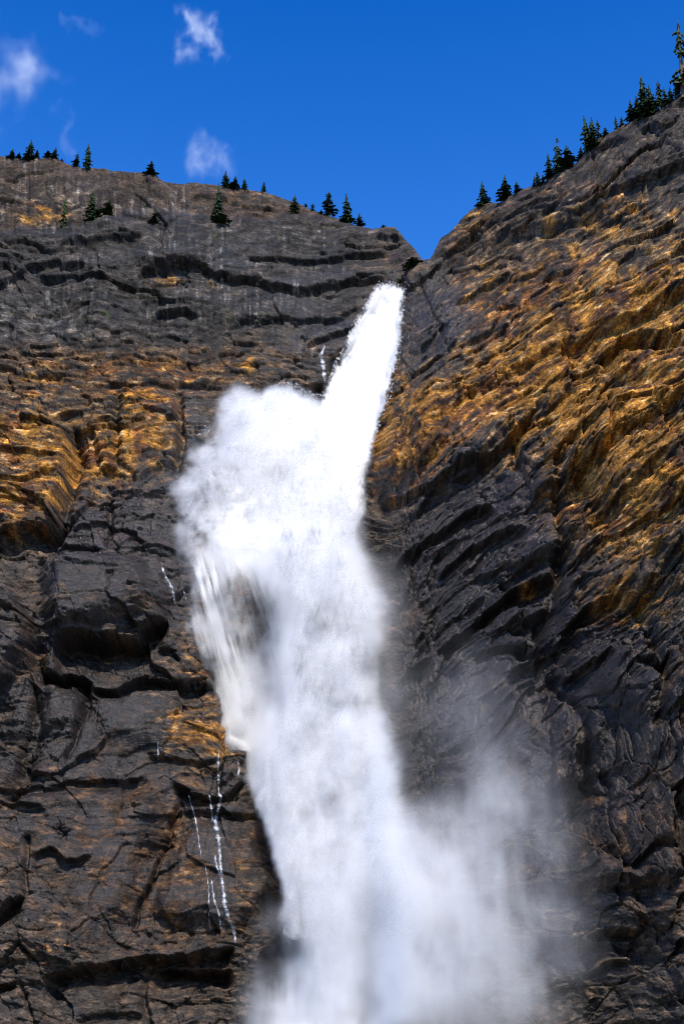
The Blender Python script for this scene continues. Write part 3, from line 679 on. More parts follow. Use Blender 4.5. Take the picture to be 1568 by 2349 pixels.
thin = np.interp(cxs, [560, 700, 950, 1120, 1280, 1380], [1.2, 1.2, 1.0, 0.42, 0.30, 0.14]).astype(F)
d_mi = 0.10 * thin * sstep(-70, 150, sd('mist')) * slabd(20, 20) * np.clip(0.75 + 0.45 * n1 + 0.4 * n2, 0.0, 3)
RISE = [(930, 1500), (1080, 1440), (1200, 1500), (1320, 1700), (1400, 2000), (1420, 2500), (900, 2500), (920, 1850)]
SD['rise'] = poly_sd(LVX, LVY, RISE).astype(F)
d_mi = d_mi + 0.0042 * sstep(-40, 160, lut(SD['rise'], wxs + 20 * n1, wys)) * slabd(14, 16) * np.clip(0.7 + 0.6 * n1 + 0.3 * n2, 0, 3)
dens = np.zeros(nx * ny * nz, F)
lip = lerp(1, sstep(2, 14, cxs + 4 * n3 - pl(RIM_L, cys)), sstep(1500, 1560, cys) * sstep(2170, 2050, cys + 15 * n1))          # the left buttress stands in front of the fall
dens[sel] = lip * (d_ch + d_do + d_co + d_ve + d_mi) * (standoff > -6)
dens = np.where(dens < 0.0004, 0, dens)


def grid_volume(name, dens, lo, hi, mat):
    """an object whose air holds the given grid of densities (a volume, evaluated cell by cell)"""
    nx, ny, nz = dens.shape
    me = bpy.data.meshes.new(name)
    me.vertices.add(dens.size)
    a = me.attributes.new('spray', 'FLOAT', 'POINT'); a.data.foreach_set('value', np.ascontiguousarray(dens, F).ravel())
    ob = bpy.data.objects.new(name, me); scene.collection.objects.link(ob)
    g = bpy.data.node_groups.new(name + '_grid', 'GeometryNodeTree')
    g.interface.new_socket('Geometry', in_out='INPUT', socket_type='NodeSocketGeometry')
    g.interface.new_socket('Geometry', in_out='OUTPUT', socket_type='NodeSocketGeometry')
    gi, go = N(g, 'NodeGroupInput'), N(g, 'NodeGroupOutput')
    vc = N(g, 'GeometryNodeVolumeCube')
    vc.inputs['Min'].default_value = lo; vc.inputs['Max'].default_value = hi
    vc.inputs['Resolution X'].default_value = nx; vc.inputs['Resolution Y'].default_value = ny; vc.inputs['Resolution Z'].default_value = nz
    pos = N(g, 'GeometryNodeInputPosition')
    sub = N(g, 'ShaderNodeVectorMath', operation='SUBTRACT'); sub.inputs[1].default_value = lo
    div = N(g, 'ShaderNodeVectorMath', operation='DIVIDE'); div.inputs[1].default_value = tuple((b - a_) / (n - 1) for a_, b, n in zip(lo, hi, (nx, ny, nz)))
    hlf = N(g, 'ShaderNodeVectorMath', operation='ADD'); hlf.inputs[1].default_value = (0.5, 0.5, 0.5)
    flo = N(g, 'ShaderNodeVectorMath', operation='FLOOR'); sep = N(g, 'ShaderNodeSeparateXYZ')
    for p, q in ((pos, sub), (sub, div), (div, hlf), (hlf, flo), (flo, sep)): g.links.new(p.outputs[0], q.inputs[0])
    def clampm(sock, top):
        c = N(g, 'ShaderNodeClamp', inputs={'Min': 0.0, 'Max': float(top)}); g.links.new(sock, c.inputs[0]); return c.outputs[0]
    def imath(op, p, q):
        m = N(g, 'FunctionNodeIntegerMath', operation=op)
        for i, v in enumerate((p, q)):
            if isinstance(v, int): m.inputs[i].default_value = v
            else: g.links.new(v, m.inputs[i])
        return m.outputs[0]
    ix, iy, iz = clampm(sep.outputs[0], nx - 1), clampm(sep.outputs[1], ny - 1), clampm(sep.outputs[2], nz - 1)
    index = imath('ADD', imath('MULTIPLY', imath('ADD', imath('MULTIPLY', ix, ny), iy), nz), iz)
    na = N(g, 'GeometryNodeInputNamedAttribute', data_type='FLOAT'); na.inputs['Name'].default_value = 'spray'
    si = N(g, 'GeometryNodeSampleIndex', data_type='FLOAT', domain='POINT')
    g.links.new(gi.outputs[0], si.inputs['Geometry']); g.links.new(na.outputs[0], si.inputs['Value']); g.links.new(index, si.inputs['Index'])
    g.links.new(si.outputs[0], vc.inputs['Density'])
    sm = N(g, 'GeometryNodeSetMaterial'); sm.inputs['Material'].default_value = mat
    g.links.new(vc.outputs[0], sm.inputs['Geometry']); g.links.new(sm.outputs[0], go.inputs[0])
    md = ob.modifiers.new('spray', 'NODES'); md.node_group = g
    me.materials.append(mat)
    return ob
def air_material(name, albedo):
    m, t = material(name)
    o_ = N(t, 'ShaderNodeOutputMaterial'); pv = N(t, 'ShaderNodeVolumePrincipled', inputs={'Color': (*albedo, 1), 'Density': 1.0, 'Anisotropy': 0.0})
    pv.inputs['Density Attribute'].default_value = 'density'
    link(t, pv.outputs[0], o_.inputs['Volume'])
    return m
mist = grid_volume('mist', dens.reshape(nx, ny, nz), (BX[0], BY[0], BZ[0]), (BX[1], BY[1], BZ[1]), air_material('spray', (0.986, 0.981, 0.972)))
mist.location = B0; mist.rotation_euler = (-LEAN, 0, 0)
tag(mist, 'white spray drifting from the waterfall', 'mist', kind='stuff')

# ---- the dense white water itself
FOAM, t = material('white_water')
o_ = N(t, 'ShaderNodeOutputMaterial'); bs = N(t, 'ShaderNodeBsdfPrincipled', inputs={'Base Color': (0.81, 0.79, 0.755, 1), 'Roughness': 0.9, 'Specular IOR Level': 0.1})
tl = N(t, 'ShaderNodeBsdfTranslucent', inputs={'Color': (0.88, 0.89, 0.90, 1)}); mx = N(t, 'ShaderNodeMixShader', inputs={0: 0.25})
tr = N(t, 'ShaderNodeBsdfTransparent'); cov = N(t, 'ShaderNodeAttribute', attribute_name='cover'); mx2 = N(t, 'ShaderNodeMixShader')
link(t, bs.outputs[0], mx.inputs[1]); link(t, tl.outputs[0], mx.inputs[2])
link(t, cov.outputs['Fac'], mx2.inputs[0]); link(t, tr.outputs[0], mx2.inputs[1]); link(t, mx.outputs[0], mx2.inputs[2]); link(t, mx2.outputs[0], o_.inputs['Surface'])

falls = bpy.data.objects.new('waterfall', None); scene.collection.objects.link(falls)
falls.location = at(800, 2440, 352.0)
tag(falls, 'tall white waterfall plunging between the two rock walls', 'waterfall', kind='structure')
def adopt(o, parent):
    o.parent = parent; o.matrix_parent_inverse = Matrix.Translation(parent.location).inverted(); return o
def water_sheet(name, x0, x1, y0, y1, step, fn):
    """fn(px, py) -> depth y, cover 0..1"""
    c = np.arange(x0, x1, step).astype(F); r = np.arange(y0, y1, step).astype(F)
    PX, PY = np.meshgrid(c, r)
    yy, cv = fn(PX, PY)
    yy = np.minimum(yy, lut(FACE, PX, PY) - 0.8)
    x_, y_, z_ = at(PX, PY, yy.astype(np.float64))
    V = np.stack([x_, y_, z_], -1).reshape(-1, 3)
    id_ = np.arange(PX.size).reshape(PX.shape)
    q = np.stack([id_[:-1, :-1], id_[1:, :-1], id_[1:, 1:], id_[:-1, 1:]], -1).reshape(-1, 4)
    keep = (cv.ravel()[q] > 0.01).any(1)
    o = sheet(name, V, q[keep], {'cover': ('FLOAT', cv.ravel())}, FOAM)
    o.data.polygons.foreach_set('use_smooth', np.ones(len(o.data.polygons), bool))
    return adopt(o, falls)
def chute_fn(px, py):
    a = fbm(px / 16, py / 26, 501, 4); b_ = fbm((px + 0.35 * py) / 9, py / 40, 502, 3)
    d = poly_sd(px + 5 * a, py + 5 * b_, CHUTE)
    u = np.clip(d / 34, 0, 1)
    yy = bed_depth(px, py) - 3.2 - 5.5 * np.sqrt(1 - (1 - u) ** 2) - 0.7 * b_ - 0.6 * a
    return yy, sstep(-1, 7, d + 4 * fbm(px / 5, py / 7, 503, 2)) * sstep(1240, 1130, py)
def plume_fn(px, py):
    a = fbm(px / 40, py / 40, 511, 4); b_ = fbm((px - 0.12 * (py - 1100)) / 14, py / 90, 512, 4)
    dd = poly_sd(px + 14 * a, py + 14 * b_, DOME); dc = poly_sd(px + 16 * a, py, COLUMN)
    inset_d = 40; inset_c = np.interp(py, [1200, 1400, 1800, 1950, 2200, 2450], [36, 40, 40, 70, 120, 150]).astype(F)
    d = np.maximum(dd - inset_d, dc - inset_c)
    u = np.clip(d / 90, 0, 1)
    off = np.interp(py, [880, 1150, 1300, 1800, 2450], [3, 9, 13, 15, 13]).astype(F)
    fl = 1 - 0.62 * sstep(690, 520, px) * sstep(980, 1180, py)
    yy = bed_depth(px, py) - off * fl - 5 * np.sqrt(1 - (1 - u) ** 2) - 1.6 * a - 0.9 * b_
    hole = sstep(0.8, 0.15, (np.exp(-((px - 640) / 50) ** 2 - ((py - 1090) / 60) ** 2) + 0.8 * np.exp(-((px - 610) / 55) ** 2 - ((py - 1195) / 50) ** 2)) * (1 + 0.8 * a))
    return yy, sstep(0, 60, d + 14 * b_ + 10 * a) * (0.25 + 0.75 * hole) * sstep(2420, 2000, py) * np.where(py > 1540, sstep(0, 16, px - pl(RIM_L, py)), 1)
water_sheet('upper_chute', 700, 940, 640, 1245, 2.2, chute_fn)
water_sheet('plume', 380, 1010, 870, 2440, 2.6, plume_fn)
def veil_fn(px, py):
    k = (px - 560) - 0.28 * (py - 1300)                     # across the flow
    st = fbm(k / 13, py / 150, 521, 4); st2 = fbm(k / 5, py / 60, 522, 3); br = fbm(px / 40, py / 30, 523, 3)
    d = poly_sd(px + 8 * br, py, VEIL)
    k1 = np.exp(-((px - np.interp(py, [1270, 1400, 1500, 1700, 1900], [470, 490, 520, 575, 640])) / np.interp(py, [1270, 1400, 1600, 1900], [26, 22, 40, 60])) ** 2)
    k2 = np.exp(-((px - np.interp(py, [1270, 1330, 1450, 1600, 1900], [545, 590, 632, 650, 680])) / np.interp(py, [1270, 1400, 1600, 1900], [26, 16, 22, 60])) ** 2)
    c = np.clip(0.75 * sstep(1350, 1270, py) * (0.55 + 0.5 * st) + 1.1 * np.maximum(k1, k2) * (0.6 + 0.5 * st + 0.3 * st2) + np.interp(py, [1280, 1500, 1650, 1800], [0.0, 0.12, 0.45, 0.75]) * (0.75 + 0.55 * st + 0.2 * st2) + 0.16 * (st + 0.4), 0, 0.9)
    return lut(blur(FACE, 2), px, py) - 1.2 - 0.4 * st, c * (1 - 0.85 * np.exp(-((px - 540) / 34) ** 2 - ((py - 1710) / 20) ** 2)) * sstep(-2, 22, d) * sstep(1238, 1300, py) * np.where(py > 1540, sstep(0, 26, px - pl(RIM_L, py)), 1)
water_sheet('side_veil', 410, 700, 1230, 1910, 2.2, veil_fn)

# ---- comet-like strands and flecks of spray thrown off the fall
def in_poly(px, py, pts): return poly_sd(np.asarray(px, F), np.asarray(py, F), pts)
def strands(name, n, seed, poly, dmin, dmax, depth_fn, flow_fn, length, width, cover, ymax=2380):
    rg = np.random.default_rng(seed)
    xs = [p[0] for p in poly]; ys = [p[1] for p in poly]
    px = rg.uniform(min(xs) - 20, max(xs) + 20, n * 6).astype(F); py = rg.uniform(min(ys) - 20, min(max(ys), ymax), n * 6).astype(F)
    d = in_poly(px, py, poly); k = np.nonzero((d > dmin) & (d < dmax))[0][:n]
    px, py = px[k], py[k]
    k = (px > pl(RIM_L, py) + 14) | (py < 1450); px, py = px[k], py[k]; m = len(px)
    dep = depth_fn(px, py, rg)
    fx, fy = flow_fn(px, py)
    L = rg.uniform(length[0], length[1], m) ** 1.0; W = L * rg.uniform(width[0], width[1], m)
    V = []; C = []; Q = []
    rings = ((0.0, 0.05, 0.0), (0.45, 0.55, 0.5), (0.85, 1.0, 1.0), (1.0, 0.15, 0.9))
    for (u, w, c) in rings:
        cx_ = px + fx * L * (u - 0.85); cy_ = py + fy * L * (u - 0.85)
        x_, y_, z_ = at(cx_, cy_, dep)
        for a_ in range(4):
            ox, oy, oz = ((1, 0, 0), (0, 1, 0), (-1, 0, 0), (0, -1, 0))[a_]
            wm = W * w * 0.07
            V.append(np.stack([x_ + ox * wm, y_ + oy * wm, z_ + oz * wm], -1)); C.append(np.full(m, c) * rg.uniform(0.4, 1, m) * cover)
    V = np.stack(V, 1).reshape(-1, 3); C = np.stack(C, 1).reshape(-1)
    b_ = (np.arange(m) * 16)[:, None]
    q = [(r * 4 + a_, r * 4 + (a_ + 1) % 4, r * 4 + 4 + (a_ + 1) % 4, r * 4 + 4 + a_) for r in range(3) for a_ in range(4)]
    Q = (b_[:, :, None] + np.array(q)[None]).reshape(-1, 4)
    o = sheet(name, V, Q, {'cover': ('FLOAT', C.astype(F))}, FOAM)
    o.data.polygons.foreach_set('use_smooth', np.ones(len(o.data.polygons), bool))
    o['kind'] = 'stuff'
    return adopt(o, falls)
def front_depth(px, py, rg):
    off = np.interp(py, [600, 880, 900, 1150, 1300, 1800, 2100, 2600], [4, 5, 9, 15, 17, 18, 19, 20])
    fl = 1 - 0.62 * sstep(690, 520, px) * sstep(980, 1180, py) * sstep(1500, 1350, py)
    return lut(BED, px, py) - (off + 9.5) * fl + rg.normal(0, 1.6, len(px))
def dome_flow(px, py):
    fx = (px - 680) / 330.0; fy = 0.25 + np.clip((py - 900) / 260.0, 0, 1.2)
    n_ = np.hypot(fx, fy); return fx / n_, fy / n_
def down_flow(px, py): return np.full(len(px), -0.02), np.ones(len(px))
strands('dome_strands', 420, 31, DOME, 16, 400, front_depth, dome_flow, (14, 50), (0.35, 0.7), 0.2, 1250)
strands('column_strands', 800, 32, COLUMN, 48, 400, front_depth, down_flow, (20, 80), (0.25, 0.6), 0.25, 2150)
strands('dome_flecks', 380, 33, DOME, -9, 14, front_depth, dome_flow, (2, 7), (0.4, 0.8), 0.5, 1000)
strands('chute_flecks', 420, 34, CHUTE, -7, 6, lambda px, py, rg: lut(FACE, px, py) - 2.0 - np.abs(rg.normal(0, 1.0, len(px))), lambda px, py: (np.full(len(px), -0.3), np.full(len(px), 0.95)), (2, 8), (0.4, 0.8), 0.6, 1000)

# ---------------------------------------------------------------- ground below the cliff, out to the horizon
GROUND, t = material('valley_floor')
o_ = N(t, 'ShaderNodeOutputMaterial'); bs = N(t, 'ShaderNodeBsdfPrincipled', inputs={'Roughness': 0.95})
tc = N(t, 'ShaderNodeTexCoord'); n1_ = N(t, 'ShaderNodeTexNoise', inputs={'Scale': 0.05, 'Detail': 8.0})
cr = N(t, 'ShaderNodeValToRGB'); cr.color_ramp.elements[0].color = (0.035, 0.05, 0.02, 1); cr.color_ramp.elements[1].color = (0.16, 0.14, 0.11, 1)
link(t, tc.outputs['Object'], n1_.inputs['Vector']); link(t, n1_.outputs[0], cr.inputs[0]); link(t, cr.outputs[0], bs.inputs['Base Color']); link(t, bs.outputs[0], o_.inputs['Surface'])
gc = np.concatenate([np.linspace(-20000, -600, 12), np.linspace(-500, 500, 41), np.linspace(600, 20000, 12)])
gX, gY = np.meshgrid(gc, gc)
gZ = 1.2 * fbm(gX.astype(F) / 60, gY.astype(F) / 60, 71, 4) * np.exp(-((np.hypot(gX, gY) - 260) / 260.0) ** 2) - 1.0
gi_ = np.arange(gX.size).reshape(gX.shape)
ground = sheet('ground', np.stack([gX, gY, gZ], -1).reshape(-1, 3), np.stack([gi_[:-1, :-1], gi_[:-1, 1:], gi_[1:, 1:], gi_[1:, :-1]], -1).reshape(-1, 4), {}, GROUND)
tag(ground, kind='structure')

# ---------------------------------------------------------------- points on the rock, picked by chart position
vv_in = vv[:rows_in]
def on_rock(px, py, out_by=0.0):
    c = int(np.clip(np.searchsorted(cols, px), 0, NC - 1))
    r = int(np.clip(round((py - sky_row[c]) / (2375 - sky_row[c]) * (rows_in - 1)), 0, rows_in - 1))
    return np.array([X[r, c], Yw[r, c] - out_by, Z[r, c]])
def seen_rock(px, py):
    """the rock that the line of sight through (px, py) meets"""
    c = int(np.clip(np.searchsorted(cols, px), 0, NC - 1))
    best = None
    cx_, cy_ = chart(X[:rows_in, c], Yw[:rows_in, c], Z[:rows_in, c])
    hit = np.nonzero((cy_[:-1] <= py) & (cy_[1:] >= py))[0]
    if len(hit) == 0: return on_rock(px, py)
    k = hit[np.argmin(Yw[hit, c])]
    return np.array([X[k, c], Yw[k, c], Z[k, c]])

# ---------------------------------------------------------------- thin trickles of water running down the rock
TRICK, t = material('trickle_water')
o_ = N(t, 'ShaderNodeOutputMaterial'); bs = N(t, 'ShaderNodeBsdfPrincipled', inputs={'Base Color': (0.75, 0.77, 0.8, 1), 'Roughness': 0.4})
tr = N(t, 'ShaderNodeBsdfTransparent'); mx = N(t, 'ShaderNodeMixShader'); cov = N(t, 'ShaderNodeAttribute', attribute_name='cover')
link(t, cov.outputs['Fac'], mx.inputs[0]); link(t, tr.outputs[0], mx.inputs[1]); link(t, bs.outputs[0], mx.inputs[2]); link(t, mx.outputs[0], o_.inputs['Surface'])
def trickle(strands, label, seed):
    """strands: lists of (px, py, width px); ribbons that follow the rock"""
    V = []; Q = []; C = []
    rg = np.random.default_rng(seed)
    for st in strands:
        st = np.array(st, float)
        ys = np.arange(st[0, 1], st[-1, 1], 2.0)
        xs = np.interp(ys, st[:, 1], st[:, 0]) + 1.6 * np.array(fbm(ys / 11.0, ys * 0 + seed, 600 + seed, 3))
        ws = np.interp(ys, st[:, 1], st[:, 2]) * 1.15 * (1 + 0.8 * np.array(fbm(ys / 7.0, ys * 0 + seed + 4, 610 + seed, 2)))
        pts = np.array([seen_rock(x, y_) for x, y_ in zip(xs, ys)])
        d = pts[:, 1].copy()
        for k in range(1, len(d)): d[k] = min(d[k], d[k - 1] + 0.9)        # leaps clear of the undercuts
        d = np.minimum(d, np.convolve(np.pad(d, 3, 'edge'), np.ones(7) / 7, 'valid')) - 0.35
        cv = np.clip(0.42 + 0.7 * np.array(fbm(ys / 14.0, ys * 0 + seed + 8, 620 + seed, 3)), 0.08, 0.85) * np.clip(np.arange(len(ys)) / 4, 0, 1) * np.clip((len(ys) - np.arange(len(ys))) / 8, 0, 1)
        for k in range(len(ys)):
            for j, (u, m) in enumerate(((-1, 0), (0, 1), (1, 0))):
                x_, y_, z_ = at(xs[k] + u * ws[k] * 0.5, ys[k], d[k] - (0.25 if m else 0))
                V.append((float(x_), float(y_), float(z_))); C.append(cv[k] * (0.9 if m else 0.25))
            if k:
                b_ = len(V) - 3
                Q += [(b_ - 3, b_, b_ + 1, b_ - 2), (b_ - 2, b_ + 1, b_ + 2, b_ - 1)]
    o = sheet('trickle', np.array(V), np.array(Q), {'cover': ('FLOAT', np.array(C, F))}, TRICK)
    tag(o, label, 'trickle', 'thin trickles of water running down the rock')
    return o
trickle([[(502, 1722, 3), (500, 1760, 4), (501, 1790, 7), (500, 1812, 5), (507, 1830, 6), (502, 1850, 7), (494, 1880, 8), (497, 1905, 9), (502, 1930, 7), (505, 1975, 6), (508, 2010, 7), (512, 2040, 6), (515, 2075, 8), (525, 2110, 9), (535, 2130, 8), (541, 2165, 4)],
         [(480, 1822, 3), (484, 1850, 5), (488, 1885, 4)], [(492, 1960, 5), (498, 1990, 5), (506, 2015, 4)], [(485, 2015, 3), (490, 2060, 4), (503, 2100, 4), (507, 2135, 3)], [(470, 1980, 2), (478, 2030, 2), (480, 2110, 3), (482, 2140, 2)]],
        'longest thin trickle down the dark buttress below the orange patch', 1)
trickle([[(432, 1822, 2), (440, 1850, 3), (450, 1885, 3), (456, 1930, 2), (462, 1970, 2)]], 'faint short trickle just left of the longest trickle on the buttress', 2)
trickle([[(371, 1288, 3), (374, 1310, 4), (384, 1330, 6), (395, 1350, 6), (402, 1390, 3)], [(418, 1345, 4), (424, 1365, 3), (428, 1380, 3)]], 'thin trickle beside the brown overhang, left of the veil of water', 3)
trickle([[(745, 790, 3), (736, 815, 7), (740, 835, 9), (742, 860, 8), (744, 890, 8), (747, 925, 8)], [(731, 810, 3), (738, 832, 4)], [(772, 815, 5), (764, 840, 9), (756, 870, 9)]], 'frothy side trickle hugging the left edge of the top chute', 4)
trickle([[(545, 1742, 2), (548, 1760, 5), (546, 1785, 3)]], 'little trickle dripping off the small orange ledge beside the falls', 5)
trickle([[(362, 1700, 2), (363, 1725, 3), (362, 1745, 2)]], 'tiny trickle on the rock left of the orange patch', 6)

# ---------------------------------------------------------------- conifers along the rim
BARK, t = material('bark')
o_ = N(t, 'ShaderNodeOutputMaterial'); bs = N(t, 'ShaderNodeBsdfPrincipled', inputs={'Roughness': 0.9})
nb = N(t, 'ShaderNodeTexNoise', inputs={'Scale': 6.0}); cr = N(t, 'ShaderNodeValToRGB'); cr.color_ramp.elements[0].color = (0.04, 0.028, 0.018, 1); cr.color_ramp.elements[1].color = (0.12, 0.085, 0.06, 1)
link(t, nb.outputs[0], cr.inputs[0]); link(t, cr.outputs[0], bs.inputs['Base Color']); link(t, bs.outputs[0], o_.inputs['Surface'])
def needle_material(name, c0, c1):
    m, t = material(name)
    o_ = N(t, 'ShaderNodeOutputMaterial'); bs = N(t, 'ShaderNodeBsdfPrincipled', inputs={'Roughness': 0.7, 'Specular IOR Level': 0.2})
    tc = N(t, 'ShaderNodeTexCoord'); nb = N(t, 'ShaderNodeTexNoise', inputs={'Scale': 1.1, 'Detail': 4.0}); cr = N(t, 'ShaderNodeValToRGB')
    cr.color_ramp.elements[0].position = 0.35; cr.color_ramp.elements[1].position = 0.68
    cr.color_ramp.elements[0].color = (*c0, 1); cr.color_ramp.elements[1].color = (*c1, 1)
    link(t, tc.outputs['Object'], nb.inputs['Vector']); link(t, nb.outputs[0], cr.inputs[0]); link(t, cr.outputs[0], bs.inputs['Base Color']); link(t, bs.outputs[0], o_.inputs['Surface'])
    return m
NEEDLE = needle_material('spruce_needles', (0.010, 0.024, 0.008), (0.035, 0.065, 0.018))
NEEDLE_Y = needle_material('yellow_fir_needles', (0.022, 0.038, 0.010), (0.060, 0.085, 0.020))  # yellower green of a few paler conifers
def crown_mesh(seed, shape):
    """unit-height conifer crown, radius 1 at its widest; shape: full, narrow, sparse or bush"""
    rg = random.Random(seed); V = []; Fc = []
    low, nwh, pw = {'full': (0.06, 17, 0.85), 'narrow': (0.05, 20, 0.6), 'sparse': (0.16, 15, 0.55), 'bush': (0.02, 11, 0.5)}[shape]
    for w in range(nwh):
        f = (w + rg.uniform(-0.3, 0.3)) / nwh
        f = min(max(f, 0), 0.985)
        zc = low + (1 - low) * f
        rad = (1 - f) ** pw * (0.9 if shape != 'bush' else math.sin(math.pi * (0.25 + 0.72 * f)) + 0.1)
        nb = rg.randint(4, 6) if shape == 'sparse' else rg.randint(6, 9)
        if shape == 'sparse' and rg.random() < 0.18: continue
        for k in range(nb):
            a = 2 * math.pi * (k + rg.uniform(-0.4, 0.4)) / nb
            L = rad * (rg.uniform(0.35, 1.0) if rg.random() < 0.75 else rg.uniform(1.0, 1.4))
            droop = rg.uniform(0.25, 0.5) * 0.11
            ca, sa = math.cos(a), math.sin(a)
            for j in range(4):                                   # sprays of needles along the bough
                u0 = j / 4 + rg.uniform(-0.05, 0.08)
                for side in (-1, 1):
                    l0 = L * max(u0, 0.02); l1 = L * min(u0 + 0.42, 1.08)
                    wd = (0.26 * L * (1 - 0.5 * u0) + 0.05) * rg.uniform(0.7, 1.25)
                    z0 = zc - droop * u0 * 1.5 + rg.uniform(-0.006, 0.006); z1 = zc - droop * (u0 + 0.4) * 1.5 - rg.uniform(0, 0.018)
                    i = len(V)
                    V += [(ca * l0, sa * l0, z0 + 0.012), (ca * l1, sa * l1, z1), (ca * (l0 + l1) / 2 - sa * wd * side, sa * (l0 + l1) / 2 + ca * wd * side, (z0 + z1) / 2 - 0.028 * rg.uniform(0.3, 1.3)),
                          (ca * (l0 * 0.7 + l1 * 0.3), sa * (l0 * 0.7 + l1 * 0.3), z0 - 0.03)]
                    Fc += [(i, i + 1, i + 2), (i, i + 2, i + 3), (i, i + 3, i + 1)]
    i = len(V)
    for k in range(5):
        a = 2 * math.pi * k / 5
        V.append((0.07 * math.cos(a), 0.07 * math.sin(a), 0.93))
    V.append((0, 0, 1.0)); Fc += [(i + k, i + (k + 1) % 5, i + 5) for k in range(5)]
    me = bpy.data.meshes.new('crown'); me.from_pydata(V, [], Fc); me.update()
    return me
def trunk_mesh():
    V = []; Fc = []; n = 7
    rings = [(-0.06, 0.10), (0.0, 0.075), (0.25, 0.058), (0.6, 0.032), (0.96, 0.008)]
    for z_, r_ in rings: V += [(r_ * math.cos(2 * math.pi * k / n), r_ * math.sin(2 * math.pi * k / n), z_) for k in range(n)]
    for i in range(len(rings) - 1): Fc += [(i * n + k, i * n + (k + 1) % n, (i + 1) * n + (k + 1) % n, (i + 1) * n + k) for k in range(n)]
    me = bpy.data.meshes.new('trunk'); me.from_pydata(V, [], Fc); me.update(); me.materials.append(BARK)
    return me
TRUNK = trunk_mesh()
CROWNS = {}
for sh in ('full', 'narrow', 'sparse', 'bush'):
    for v_ in range(3):
        for mat, key in ((NEEDLE, 'd'), (NEEDLE_Y, 'y')):
            me_ = crown_mesh(hash_ := {'full': 10, 'narrow': 40, 'sparse': 70, 'bush': 90}[sh] + v_, sh); me_.materials.append(mat)
            CROWNS[sh, v_, key] = me_
PXM = 2 * T / 2349.0
def tree(px, top, base, wide, shape, label, rim=True, tone='d', seed=0):
    p = on_rock(px, 0) if rim else seen_rock(px, base)
    if rim:
        x_, y_, z_ = p[0], p[1] + 0.6, p[2] - 0.35
        _, vb = chart(x_, y_, z_)
        if base > vb + 5:                                         # stands on the slope just below the rim
            p = seen_rock(px, base - 1); x_, y_, z_ = p[0], p[1] + 0.25, p[2] - 0.3
    else: x_, y_, z_ = p[0], p[1] - 0.2, p[2] - 0.3
    b_ = (1174.5 - top) / 1174.5 * T
    h = CAMZ + y_ * (SP + b_ * CP) / (CP - b_ * SP) - z_
    dist = y_ * CP + (z_ - CAMZ) * SP
    rad = 0.5 * 1.85 * wide * PXM * dist
    root = bpy.data.objects.new('conifer_tree' if shape != 'bush' else 'conifer_shrub', None); scene.collection.objects.link(root)
    root.empty_display_size = 1
    root.location = (x_, y_, z_)
    cr_ = bpy.data.objects.new('crown', CROWNS[shape, seed % 3, tone]); tk = bpy.data.objects.new('trunk', TRUNK)
    for o in (cr_, tk): scene.collection.objects.link(o); o.parent = root
    cr_.scale = (rad, rad, h); cr_.rotation_euler = (0, 0, seed * 1.7)
    tk.scale = (h * 0.42, h * 0.42, h); tk.rotation_euler = (0, 0, seed)
    root.rotation_euler = (0.03 * math.sin(seed * 2.1), 0.04 * math.sin(seed * 3.3), 0)
    tag(root, label, 'tree' if shape != 'bush' else 'shrub', 'conifers on the cliff tops')
    return root
